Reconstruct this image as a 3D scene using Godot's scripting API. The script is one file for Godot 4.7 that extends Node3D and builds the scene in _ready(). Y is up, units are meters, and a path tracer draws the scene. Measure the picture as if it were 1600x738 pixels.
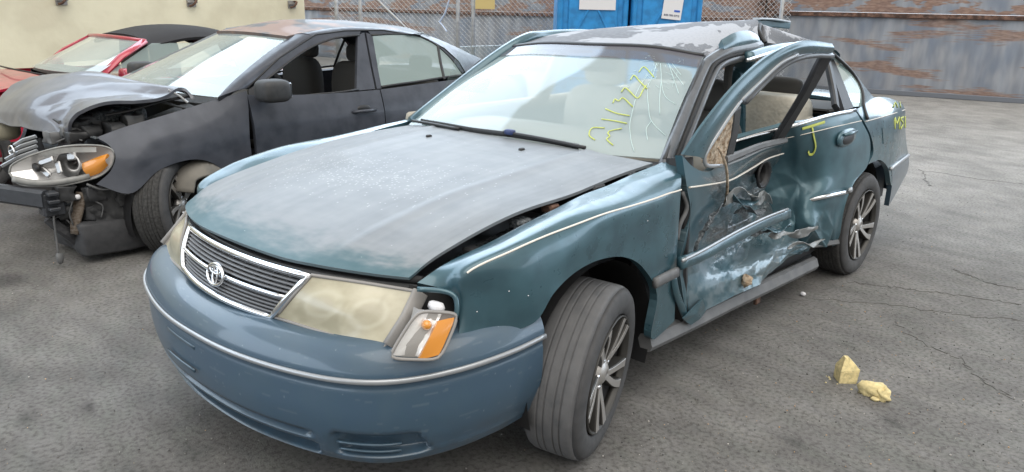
extends Node3D
# A salvage yard: a crushed teal sedan in front, a dark sedan and a red convertible behind it.

var M := {}
var used := {}
var rng := RandomNumberGenerator.new()
var nz := FastNoiseLite.new()
var nf := FastNoiseLite.new()

# ------------------------------------------------------------------ helpers
func obj(called, mesh, m, parent = self):
	var o = MeshInstance3D.new()
	o.name = called
	o.mesh = mesh
	o.material_override = m
	parent.add_child(o, true)
	return o

func tag(o, label, category = "", group = ""):
	o.set_meta("label", label)
	if category != "": o.set_meta("category", category)
	if group != "": o.set_meta("group", group)
	return o

func thing(called, label, category, at = Vector3.ZERO, group = ""):
	var o = Node3D.new()
	o.name = called
	add_child(o, true)
	o.position = at
	return tag(o, label, category, group)

func node(called, parent, at = Vector3.ZERO, rot = Vector3.ZERO):
	var o = Node3D.new()
	o.name = called
	parent.add_child(o, true)
	o.position = at
	o.rotation_degrees = rot
	return o

func struct(called, mesh, m, parent = self):
	var o = obj(called, mesh, m, parent)
	o.set_meta("kind", "structure")
	return o

func stuff(o):
	o.set_meta("kind", "stuff")
	return o

func cr(p0, p1, p2, p3, t):
	return 0.5 * ((2.0 * p1) + (p2 - p0) * t + (2.0 * p0 - 5.0 * p1 + 4.0 * p2 - p3) * t * t + (3.0 * p1 - p0 - 3.0 * p2 + p3) * t * t * t)

func c1(pts, u):
	var n = pts.size() - 1
	if n == 0: return pts[0]
	var s = clampf(u, 0.0, 1.0) * n
	var i = mini(int(s), n - 1)
	var a = pts[i - 1] if i > 0 else 2.0 * pts[0] - pts[1]
	var d = pts[i + 2] if i + 2 <= n else 2.0 * pts[n] - pts[n - 1]
	return cr(a, pts[i], pts[i + 1], d, s - i)

func l1(pts, u):
	var n = pts.size() - 1
	var s = clampf(u, 0.0, 1.0) * n
	var i = mini(int(s), n - 1)
	return pts[i].lerp(pts[i + 1], s - i)

func ev(G, u, v):
	var col = []
	for r in G: col.append(c1(r, v))
	return c1(col, u)

func crv(pts, n):
	var out = []
	for i in n + 1: out.append(c1(pts, float(i) / n))
	return out

func mirror(G):
	var out = []
	for r in G:
		if r is Array:
			var q = []
			for p in r: q.append(Vector3(-p.x, p.y, p.z))
			out.append(q)
		else:
			out.append(Vector3(-r.x, r.y, r.z))
	return out

func mesh_of(P, N, UV, I):
	var a = []
	a.resize(Mesh.ARRAY_MAX)
	a[Mesh.ARRAY_VERTEX] = P
	a[Mesh.ARRAY_NORMAL] = N
	a[Mesh.ARRAY_TEX_UV] = UV
	a[Mesh.ARRAY_INDEX] = I
	var m = ArrayMesh.new()
	m.add_surface_from_arrays(Mesh.PRIMITIVE_TRIANGLES, a)
	return m

# a skin given by a function of (u, v), with its edges folded in by `flange`; `ref` is a point on its inner side
func patch(nu, nv, fn, flange = 0.012, ref = Vector3(0, 0.6, -1.4)):
	var P = PackedVector3Array()
	var N = PackedVector3Array()
	var UV = PackedVector2Array()
	var I = PackedInt32Array()
	for i in nu + 1:
		for j in nv + 1:
			P.append(fn.call(float(i) / nu, float(j) / nv))
			UV.append(Vector2(float(i) / nu, float(j) / nv))
	var w = nv + 1
	var s = 0.0
	for i in nu + 1:
		for j in nv + 1:
			var a = P[mini(i + 1, nu) * w + j] - P[maxi(i - 1, 0) * w + j]
			var b = P[i * w + mini(j + 1, nv)] - P[i * w + maxi(j - 1, 0)]
			var n = a.cross(b).normalized()
			N.append(n)
			s += n.dot((P[i * w + j] - ref).normalized())
	var flip = s < 0.0
	if flip:
		for k in N.size(): N[k] = -N[k]
	for i in nu:
		for j in nv:
			var q = [i * w + j, (i + 1) * w + j, (i + 1) * w + j + 1, i * w + j + 1]
			if flip: I.append_array([q[0], q[1], q[2], q[0], q[2], q[3]])
			else: I.append_array([q[0], q[2], q[1], q[0], q[3], q[2]])
	if flange != 0.0:
		var loop = []
		for i in nu: loop.append(i * w)
		for j in nv: loop.append(nu * w + j)
		for i in nu: loop.append((nu - i) * w + nv)
		for j in nv: loop.append(nv - j)
		for k in loop.size():
			var a = loop[k]
			var b = loop[(k + 1) % loop.size()]
			var base = P.size()
			var n = (P[b] - P[a]).cross(N[a]).normalized()
			var turned = n.dot(P[a] - P[(nu / 2) * w + nv / 2]) < 0
			if turned: n = -n
			for p in [P[a], P[b], P[b] - N[b] * flange, P[a] - N[a] * flange]:
				P.append(p)
				N.append(n)
				UV.append(UV[a])
			if turned: I.append_array([base, base + 2, base + 1, base, base + 3, base + 2])
			else: I.append_array([base, base + 1, base + 2, base, base + 2, base + 3])
	return mesh_of(P, N, UV, I)

func gpatch(G, nu, nv, flange = 0.012, ref = Vector3(0, 0.6, -1.4)):
	return patch(nu, nv, func(u, v): return ev(G, u, v), flange, ref)

# a skin between two polylines
func ruled(A, B, nu = 24, nv = 4, flange = 0.02, bulge = Vector3.ZERO, ref = Vector3(0, 0.6, -1.4)):
	return patch(nu, nv, func(u, v): return c1(A, u).lerp(c1(B, u), v) + bulge * 4.0 * v * (1.0 - v), flange, ref)

func loft(rings, smooth = true, caps = true, closed = false):
	var st = SurfaceTool.new()
	st.begin(Mesh.PRIMITIVE_TRIANGLES)
	st.set_smooth_group(0 if smooth else -1)
	var n = rings[0].size()
	var vol = 0.0
	var tris = []
	var last = rings.size() if closed else rings.size() - 1
	for i in last:
		var A = rings[i]
		var B = rings[(i + 1) % rings.size()]
		for k in n:
			var l = (k + 1) % n
			tris.append([A[k], B[k], B[l]])
			tris.append([A[k], B[l], A[l]])
	if caps and not closed:
		for e in 2:
			var R = rings[0] if e == 0 else rings[rings.size() - 1]
			var c = Vector3.ZERO
			for p in R: c += p
			c /= n
			for k in n:
				var l = (k + 1) % n
				tris.append([c, R[k], R[l]] if e == 0 else [c, R[l], R[k]])
	var o = rings[0][0]
	for t in tris: vol += (t[0] - o).dot((t[1] - o).cross(t[2] - o))
	for t in tris:
		if (t[1] - t[0]).cross(t[2] - t[0]).length_squared() < 1e-16: continue
		for k in ([0, 2, 1] if vol > 0 else [0, 1, 2]):
			st.set_uv(Vector2(t[k].x, t[k].z))
			st.add_vertex(t[k])
	st.generate_normals()
	return st.commit()

func circ(r, n = 8):
	var s = []
	for k in n: s.append(Vector2(cos(TAU * k / n), sin(TAU * k / n)) * r)
	return s

func rr(w, h, b = -1.0):
	if b < 0: b = minf(w, h) * 0.28
	var x = w / 2
	var y = h / 2
	return [Vector2(-x + b, -y), Vector2(x - b, -y), Vector2(x, -y + b), Vector2(x, y - b), Vector2(x - b, y), Vector2(-x + b, y), Vector2(-x, y - b), Vector2(-x, -y + b)]

# section.x runs across (tangent x up), section.y along up
func sweep(pts, sec, up = Vector3.UP, smooth = true, closed = false, scales = []):
	var rings = []
	var n = pts.size()
	for i in n:
		var t
		if closed: t = (pts[(i + 1) % n] - pts[(i + n - 1) % n]).normalized()
		else: t = (pts[mini(i + 1, n - 1)] - pts[maxi(i - 1, 0)]).normalized()
		var side = t.cross(up).normalized()
		var u2 = side.cross(t).normalized()
		var r = []
		var sc = 1.0 if scales.is_empty() else l1v(scales, float(i) / maxi(n - 1, 1))
		for q in sec: r.append(pts[i] + side * q.x * sc + u2 * q.y * sc)
		rings.append(r)
	return loft(rings, smooth, true, closed)

func l1v(a, u):
	var s = clampf(u, 0, 1) * (a.size() - 1)
	var i = mini(int(s), a.size() - 2)
	return lerpf(a[i], a[i + 1], s - i)

func tube(pts, r, n = 6, closed = false):
	var up = Vector3.UP
	var d = (pts[pts.size() - 1] - pts[0]).normalized()
	if absf(d.y) > 0.8: up = Vector3(0.3, 0.1, 1).normalized()
	return sweep(pts, circ(r, n), up, true, closed)

func bx(size, c = Vector3.ZERO, b = 0.008):
	var rings = []
	b = minf(b, minf(size.x, minf(size.y, size.z)) * 0.45)
	for q in [[-size.z / 2, 1], [-size.z / 2 + b, 0], [size.z / 2 - b, 0], [size.z / 2, 1]]:
		var r = []
		for p in rr(size.x - 2 * b * q[1], size.y - 2 * b * q[1], b): r.append(c + Vector3(p.x, p.y, q[0]))
		rings.append(r)
	return loft(rings, false)

func blob(size, c = Vector3.ZERO, e = 0.5, nu = 20, nv = 14, dent = 0.0, fr = 4.0):
	var rings = []
	var pw = func(x): return signf(x) * pow(absf(x), e)
	for i in nv + 1:
		var a = -PI / 2 + PI * clampf(float(i) / nv, 0.002, 0.998)
		var r = []
		for k in nu:
			var b = TAU * k / nu
			var p = Vector3(pw.call(cos(a)) * pw.call(cos(b)) * size.x / 2, pw.call(sin(a)) * size.y / 2, pw.call(cos(a)) * pw.call(sin(b)) * size.z / 2)
			if dent > 0: p *= 1.0 + dent * nz.get_noise_3dv((p + c) * fr * 220.0)
			r.append(c + p)
		rings.append(r)
	return loft(rings, true)

# profile of (radius, x) turned about the x axis
func lathe(prof, n = 48, smooth = true):
	var rings = []
	for k in n:
		var a = TAU * k / n
		var r = []
		for q in prof: r.append(Vector3(q.y, cos(a) * q.x, sin(a) * q.x))
		rings.append(r)
	return loft(rings, smooth, false, true)

func join(list):
	var st = SurfaceTool.new()
	st.begin(Mesh.PRIMITIVE_TRIANGLES)
	for m in list: st.append_from(m, 0, Transform3D.IDENTITY)
	return st.commit()

func quad_plate(c, th = 0.006, n = 6, bulge = Vector3.ZERO, ref = Vector3(0, 0.6, -1.4)):
	return patch(n, n, func(u, v): return c[0].lerp(c[1], u).lerp(c[3].lerp(c[2], u), v) + bulge * 16.0 * u * (1 - u) * v * (1 - v), th, ref)

# ------------------------------------------------------------------ materials
func lin(r, g, b): return Color(r, g, b).linear_to_srgb()

func mat(c, rough = 0.6, metal = 0.0, cc = 0.0):
	var m = StandardMaterial3D.new()
	m.albedo_color = c
	m.roughness = rough
	m.metallic = metal
	if cc > 0:
		m.clearcoat_enabled = true
		m.clearcoat = cc
		m.clearcoat_roughness = 0.08
	return m

func ntex(freq, cols, offs = [], size = 512, type = FastNoiseLite.TYPE_SIMPLEX_SMOOTH, oct = 4, seed_ = 1):
	var n = FastNoiseLite.new()
	n.noise_type = type
	n.frequency = freq
	n.fractal_octaves = oct
	n.seed = seed_
	if type == FastNoiseLite.TYPE_CELLULAR: n.cellular_return_type = FastNoiseLite.RETURN_CELL_VALUE
	var t = NoiseTexture2D.new()
	t.width = size
	t.height = size
	t.seamless = true
	t.noise = n
	var g = Gradient.new()
	var o = PackedFloat32Array()
	var cs = PackedColorArray()
	for k in cols.size():
		o.append(offs[k] if offs.size() else float(k) / (cols.size() - 1))
		cs.append(cols[k])
	g.offsets = o
	g.colors = cs
	t.color_ramp = g
	return t

func nnorm(freq, bump = 4.0, size = 512, oct = 4, type = FastNoiseLite.TYPE_SIMPLEX_SMOOTH, seed_ = 3):
	var n = FastNoiseLite.new()
	n.noise_type = type
	n.frequency = freq
	n.fractal_octaves = oct
	n.seed = seed_
	var t = NoiseTexture2D.new()
	t.width = size
	t.height = size
	t.seamless = true
	t.noise = n
	t.as_normal_map = true
	t.bump_strength = bump
	return t

func tri(m, scale, tex = null, norm = null, nscale = 1.0, rough = null, world = false):
	m.uv1_triplanar = true
	m.uv1_world_triplanar = world
	m.uv1_scale = Vector3.ONE * scale
	if tex: m.albedo_texture = tex
	if norm:
		m.normal_enabled = true
		m.normal_texture = norm
		m.normal_scale = nscale
	if rough: m.roughness_texture = rough
	return m

# a painted picture computed point by point
func pic(w, h, fn):
	var im = Image.create(w, h, true, Image.FORMAT_RGB8)
	for y in h:
		for x in w:
			im.set_pixel(x, y, fn.call((x + 0.5) / w, (y + 0.5) / h))
	im.generate_mipmaps()
	return ImageTexture.create_from_image(im)

func glass(c, alpha, rough = 0.02):
	var m = mat(Color(c.r, c.g, c.b, alpha), rough)
	m.transparency = BaseMaterial3D.TRANSPARENCY_ALPHA
	return m

func materials():
	var dust = ntex(0.010, [Color(0.84, 0.85, 0.86), Color(0.95, 0.95, 0.95), Color(1, 1, 1)], [0.2, 0.5, 0.8])
	var dustr = ntex(0.02, [Color(0.70, 0.70, 0.70), Color(0.88, 0.88, 0.88), Color(1, 1, 1)], [0.25, 0.5, 0.75])
	M.teal = tri(mat(lin(0.048, 0.110, 0.138), 0.38, 0.3, 0.5), 1.3, dust, null, 1.0, dustr)
	M.bumper = tri(mat(lin(0.044, 0.084, 0.120), 0.40, 0.15, 0.6), 1.6, dust)
	M.bumper_skin = mat(Color.WHITE, 0.42, 0.0, 0.45)
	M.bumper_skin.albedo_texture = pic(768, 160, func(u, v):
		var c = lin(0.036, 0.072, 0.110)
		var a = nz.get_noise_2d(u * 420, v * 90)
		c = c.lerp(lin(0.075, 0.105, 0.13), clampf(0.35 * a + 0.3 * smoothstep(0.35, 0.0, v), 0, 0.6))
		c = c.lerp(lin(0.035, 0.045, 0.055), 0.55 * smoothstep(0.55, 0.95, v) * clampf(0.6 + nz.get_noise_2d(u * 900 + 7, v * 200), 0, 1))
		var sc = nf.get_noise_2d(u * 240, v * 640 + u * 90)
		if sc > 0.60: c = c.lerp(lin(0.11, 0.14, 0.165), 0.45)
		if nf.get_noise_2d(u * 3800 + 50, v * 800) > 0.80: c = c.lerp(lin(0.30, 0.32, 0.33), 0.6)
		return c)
	M.hood = mat(Color.WHITE, 0.62, 0.0, 0.08)
	M.hood.metallic_specular = 0.4
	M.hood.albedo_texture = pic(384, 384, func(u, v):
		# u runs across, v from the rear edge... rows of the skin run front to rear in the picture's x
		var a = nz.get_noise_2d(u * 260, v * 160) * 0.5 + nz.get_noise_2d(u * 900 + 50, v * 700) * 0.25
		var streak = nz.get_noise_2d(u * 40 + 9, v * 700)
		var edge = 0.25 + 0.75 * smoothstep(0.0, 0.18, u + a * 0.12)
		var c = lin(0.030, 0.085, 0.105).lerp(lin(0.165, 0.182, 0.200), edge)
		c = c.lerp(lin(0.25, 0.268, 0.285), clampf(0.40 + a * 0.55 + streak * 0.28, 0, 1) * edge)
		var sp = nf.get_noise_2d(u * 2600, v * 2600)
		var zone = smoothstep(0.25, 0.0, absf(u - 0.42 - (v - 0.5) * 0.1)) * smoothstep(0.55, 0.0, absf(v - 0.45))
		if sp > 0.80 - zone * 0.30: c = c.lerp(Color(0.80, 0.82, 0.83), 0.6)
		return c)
	M.roof = mat(Color.WHITE, 0.7, 0.0)
	M.roof.metallic_specular = 0.25
	M.roof.albedo_texture = pic(320, 320, func(u, v):
		var a = nz.get_noise_2d(u * 60 + 30, v * 95 + 7) + 0.22 * nz.get_noise_2d(u * 420, v * 460)
		var c = lin(0.31, 0.32, 0.345)
		var t = smoothstep(-0.06, 0.0, a + (0.3 - u) * 0.18)
		c = c.lerp(lin(0.13, 0.135, 0.148), t)
		return c.lerp(lin(0.25, 0.26, 0.275), clampf(nz.get_noise_2d(u * 1500, v * 1500) * 0.6 + 0.1, 0, 1)))
	M.dark = tri(mat(lin(0.064, 0.070, 0.086), 0.46, 0.15, 0.14), 1.2, dust, null, 1.0, dustr)
	M.dark_hood = tri(mat(lin(0.125, 0.13, 0.15), 0.42, 0.25, 0.4), 1.2, dust)
	M.dark.metallic_specular = 0.35
	M.dark_roof = mat(Color.WHITE, 0.6, 0.05, 0.15)
	M.dark_roof.albedo_texture = pic(192, 192, func(u, v):
		var a = nz.get_noise_2d(u * 160 + 80, v * 90)
		return lin(0.05, 0.053, 0.06).lerp(lin(0.20, 0.12, 0.085), smoothstep(-0.35, 0.3, a + 0.3 - u * 0.9)))
	M.red = tri(mat(lin(0.42, 0.02, 0.05), 0.3, 0.0, 0.8), 1.2, dust)
	M.cloth_top = tri(mat(lin(0.02, 0.02, 0.023), 0.9), 6.0, null, nnorm(0.2, 3.0, 256), 0.6)
	M.black = mat(lin(0.012, 0.012, 0.013), 0.5)
	M.rubber = tri(mat(lin(0.016, 0.016, 0.017), 0.75), 3.0, dust)
	var tw = ntex(0.03, [Color(0.55, 0.55, 0.55), Color(0.8, 0.79, 0.78), Color(1, 1, 0.99)], [0.2, 0.5, 0.8], 512)
	M.tyre = tri(mat(lin(0.112, 0.112, 0.115), 0.85), 2.0, dust, nnorm(0.08, 3.0, 256), 0.12)
	M.tyre_dark = tri(mat(lin(0.05, 0.05, 0.05), 0.85), 3.0, tw, nnorm(0.08, 3.0, 256), 0.3)
	M.sidewall = tri(mat(lin(0.055, 0.055, 0.057), 0.8), 3.0, dust)
	M.alloy = mat(lin(0.40, 0.385, 0.37), 0.4, 0.65)
	M.rim_dark = mat(lin(0.055, 0.053, 0.05), 0.5, 0.5)
	M.alloy_dark = mat(lin(0.03, 0.03, 0.032), 0.5, 0.4)
	M.chrome = mat(lin(0.72, 0.73, 0.75), 0.16, 1.0)
	M.trim = mat(lin(0.34, 0.355, 0.37), 0.32, 0.5)
	M.pin = mat(lin(0.62, 0.58, 0.52), 0.5)
	M.plastic = tri(mat(lin(0.035, 0.036, 0.038), 0.6), 4.0, dust)
	M.sill = tri(mat(lin(0.12, 0.122, 0.125), 0.6), 1.5, dust)
	M.grille = mat(lin(0.15, 0.155, 0.165), 0.45, 0.3)
	M.lens = mat(Color.WHITE, 0.32, 0.0, 0.25)
	M.lens.albedo_texture = pic(192, 192, func(u, v):
		var a = nz.get_noise_2d(u * 50 + 11, v * 60) + 0.12 * nz.get_noise_2d(u * 500, v * 600)
		var c = lin(0.31, 0.285, 0.205).lerp(lin(0.40, 0.37, 0.275), clampf(0.5 + a * 1.2, 0, 1))
		for q in [0.28, 0.70]:
			var d = Vector2((u - 0.5) * 0.62, v - q).length()
			c = c.lerp(lin(0.46, 0.44, 0.35), 0.45 * smoothstep(0.05, 0.0, absf(d - 0.15)))
			c = c.lerp(lin(0.30, 0.28, 0.21), 0.35 * smoothstep(0.13, 0.08, d))
		return c.lerp(lin(0.27, 0.25, 0.175), 0.6 * smoothstep(0.1, 0.5, nz.get_noise_2d(u * 40 + 60, v * 90 + 30)))
		)
	M.amber = mat(lin(0.60, 0.235, 0.03), 0.2, 0.0, 0.8)
	M.clear = mat(lin(0.80, 0.79, 0.78), 0.25, 0.4)
	M.reflector = mat(lin(0.38, 0.38, 0.38), 0.35, 0.8)
	M.lamp_frame = mat(lin(0.22, 0.21, 0.20), 0.5)
	M.glass = glass(Color(0.74, 0.81, 0.82), 0.42)
	M.thin_glass = glass(Color(0.62, 0.72, 0.71), 0.12)
	M.side_glass = glass(Color(0.70, 0.78, 0.77), 0.42)
	M.rear_glass = glass(Color(0.6, 0.7, 0.68), 0.12)
	M.crack = mat(Color(0.70, 0.78, 0.77), 0.4)
	M.marker = mat(lin(0.42, 0.47, 0.09), 0.6)
	M.beige = tri(mat(lin(0.42, 0.38, 0.31), 0.8), 2.0, dust, nnorm(0.15, 2.0, 256), 0.4)
	M.seat = tri(mat(lin(0.64, 0.60, 0.51), 0.85), 0.7, dust, nnorm(0.2, 2.0, 256), 0.4)
	M.cabin = mat(lin(0.06, 0.058, 0.055), 0.85)
	M.foam = tri(mat(lin(0.70, 0.58, 0.30), 0.9), 8.0, dust, nnorm(0.1, 4.0, 256), 0.5)
	M.foam_old = tri(mat(lin(0.52, 0.45, 0.36), 0.9), 2.5, ntex(0.04, [Color(0.62, 0.54, 0.46), Color(0.88, 0.84, 0.8), Color(1, 1, 1)], [0.2, 0.45, 0.8], 256), nnorm(0.08, 6.0, 256), 0.8)
	M.torn = tri(mat(lin(0.13, 0.14, 0.145), 0.65, 0.0), 5.0, ntex(0.04, [Color(0.25, 0.3, 0.34), Color(0.7, 0.72, 0.74), Color(1, 1, 1)], [0.25, 0.5, 0.75], 256), nnorm(0.06, 6.0, 256), 0.7)
	M.rip = tri(mat(lin(0.30, 0.31, 0.31), 0.5, 0.3), 3.0, dust)
	M.bare = mat(lin(0.5, 0.5, 0.5), 0.35, 0.7)
	M.teal_rough = tri(mat(lin(0.052, 0.118, 0.146), 0.46, 0.3, 0.3), 1.3, dust)
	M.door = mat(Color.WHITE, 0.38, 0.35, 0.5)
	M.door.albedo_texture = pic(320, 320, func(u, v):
		var a = nz.get_noise_2d(u * 130 + 3, v * 130 + 20) + 0.6 * nz.get_noise_2d(u * 520, v * 520)
		var mid = smoothstep(0.16, 0.34, u + 0.10 * a) * smoothstep(0.02, 0.10, v) * smoothstep(0.80, 0.66, v + 0.1 * a)
		var c = lin(0.036, 0.092, 0.118)
		c = c.lerp(lin(0.085, 0.098, 0.108), clampf(mid * (0.7 + a), 0, 1))
		var low = smoothstep(0.66, 0.76, v) * smoothstep(-0.4, 0.6, a + 0.1 + 0.2 * u)
		c = c.lerp(lin(0.15, 0.20, 0.225), clampf(low, 0, 0.85))
		# pale crease highlight painted into the colour, broken up as rubbed-off paint
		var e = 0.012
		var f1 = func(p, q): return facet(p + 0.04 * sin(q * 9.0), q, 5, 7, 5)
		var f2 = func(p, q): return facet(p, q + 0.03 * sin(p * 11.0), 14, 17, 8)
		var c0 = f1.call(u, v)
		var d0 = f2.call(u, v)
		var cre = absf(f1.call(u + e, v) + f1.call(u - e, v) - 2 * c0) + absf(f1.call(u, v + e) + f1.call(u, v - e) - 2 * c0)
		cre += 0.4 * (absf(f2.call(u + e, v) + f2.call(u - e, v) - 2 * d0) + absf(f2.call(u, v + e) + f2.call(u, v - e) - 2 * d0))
		var worn = smoothstep(0.08, 0.22, cre) * smoothstep(-0.25, 0.3, nz.get_noise_2d(u * 900 + 70, v * 900)) * maxf(mid, smoothstep(0.68, 0.74, v) * smoothstep(0.35, 0.55, u))  # mask for the painted ridge highlight and the rubbed-off paint
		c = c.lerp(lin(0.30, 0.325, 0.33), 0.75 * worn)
		var sc = nf.get_noise_2d(u * 700 + v * 300, v * 1900)
		if sc > 0.42 and mid > 0.4: c = c.lerp(lin(0.34, 0.35, 0.35), 0.7)
		elif sc < -0.5 and mid > 0.4: c = c.lerp(lin(0.012, 0.014, 0.016), 0.8)
		return c)
	# yard
	M.beige_wall = tri(mat(lin(0.68, 0.65, 0.50), 0.9), 0.25, ntex(0.006, [Color(0.93, 0.925, 0.92), Color(0.985, 0.985, 0.985), Color(1, 1, 1)], [0.2, 0.5, 0.8], 512, FastNoiseLite.TYPE_SIMPLEX_SMOOTH, 5), nnorm(0.06, 2.0, 512), 0.12, null, true)
	M.steel = mat(lin(0.30, 0.29, 0.28), 0.5, 0.6)
	M.post = tri(mat(lin(0.42, 0.43, 0.44), 0.5, 0.4), 2.0, dust)
	M.wire = mat(lin(0.42, 0.43, 0.44), 0.5, 0.2)
	M.potty = tri(mat(lin(0.018, 0.235, 0.56), 0.5), 1.0, dust)
	M.paper = mat(lin(0.62, 0.62, 0.64), 0.8)
	M.ink = mat(lin(0.05, 0.06, 0.12), 0.8)
	M.blue_ink = mat(lin(0.03, 0.10, 0.45), 0.8)
	M.yellow = mat(lin(0.52, 0.41, 0.17), 0.7)
	M.rag = mat(lin(0.50, 0.58, 0.72), 0.9)
	M.rust = tri(mat(lin(0.17, 0.095, 0.068), 0.9), 0.5, tw, nnorm(0.05, 5.0, 256), 0.6)
	M.box_blue = mat(Color.WHITE, 0.65, 0.1)
	M.box_blue.albedo_texture = pic(1024, 320, func(u, v): return rusty(u, v, 0.0))
	M.box_rust = mat(Color.WHITE, 0.8, 0.05)
	M.box_rust.albedo_texture = pic(1024, 192, func(u, v): return rusty(u, v, 1.0))

# worn container paint: grey blue with vertical runs, scraped rusty bands; `much` 1 is mostly rust
func rusty(u, v, much):
	var run = nz.get_noise_2d(u * 2600, v * 60)
	var wide = nz.get_noise_2d(u * 700 + 40, v * 40 + 5)
	var c = lin(0.17, 0.185, 0.215).lerp(lin(0.27, 0.28, 0.30), clampf(0.5 + run * 0.7 + wide * 0.7, 0, 1))
	c = c.lerp(lin(0.15, 0.18, 0.23), clampf(-wide * 1.2, 0, 0.8))
	var hor = nz.get_noise_2d(u * 150 + 70, v * 95 + 11) + 0.25 * nz.get_noise_2d(u * 900, v * 1800)
	var patchy = nz.get_noise_2d(u * 420, v * 110 + 60) + 0.35 * nz.get_noise_2d(u * 2400, v * 700)
	var r = 0.9 * smoothstep(0.26, 0.44, hor)
	if much > 0.5: r = smoothstep(-0.12, 0.08, patchy + 0.1)
	var rc = lin(0.20, 0.115, 0.085).lerp(lin(0.29, 0.19, 0.14), clampf(0.5 + nz.get_noise_2d(u * 1800 + 9, v * 900), 0, 1))
	rc = rc.lerp(lin(0.13, 0.075, 0.06), clampf(nz.get_noise_2d(u * 3000, v * 1400 + 4) * 1.4, 0, 0.8))
	return c.lerp(rc, r * 0.9)

# ------------------------------------------------------------------ setting
func ground_color(x, z):
	var a = nz.get_noise_2d(x * 9, z * 9)
	var b = nz.get_noise_2d(x * 45 + 200, z * 45)
	var d1 = nz.get_noise_2d(x * 110 + z * 60, z * 190 - x * 40)
	var k = 0.136 * (1.0 + 0.20 * a + 0.28 * b + 0.30 * d1)
	k *= lerpf(1.0, 1.8, smoothstep(-2.5, -8.0, z))        # paler worn lane along the far wall
	var c = Color(k * 1.02, k, k * 0.96)
	for s in [[0.05, 1.28, 0.10], [-0.5, 1.27, 0.05], [0.24, 1.16, 0.06], [-0.86, 1.35, 0.08], [1.62, -0.95, 0.06], [1.65, 0.1, 0.05], [-0.1, 1.55, 0.07], [-1.5, 1.3, 0.12], [-0.75, 1.15, 0.05], [0.6, 1.35, 0.09], [1.2, 0.75, 0.10], [1.35, -0.55, 0.06], [-2.6, 0.9, 0.2], [-2.2, 1.4, 0.16]]:
		var d = Vector2(x - s[0], (z - s[1]) * 1.2).length() * (1.0 + 0.5 * b)
		c = c.lerp(Color(0.035, 0.034, 0.034), 0.75 * smoothstep(s[2], s[2] * 0.35, d))
	return c

func ground_height(x, z):
	return 0.006 * nz.get_noise_2d(x * 30 + 5, z * 30) + 0.003 * nz.get_noise_2d(x * 140, z * 140 + 77)

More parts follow.
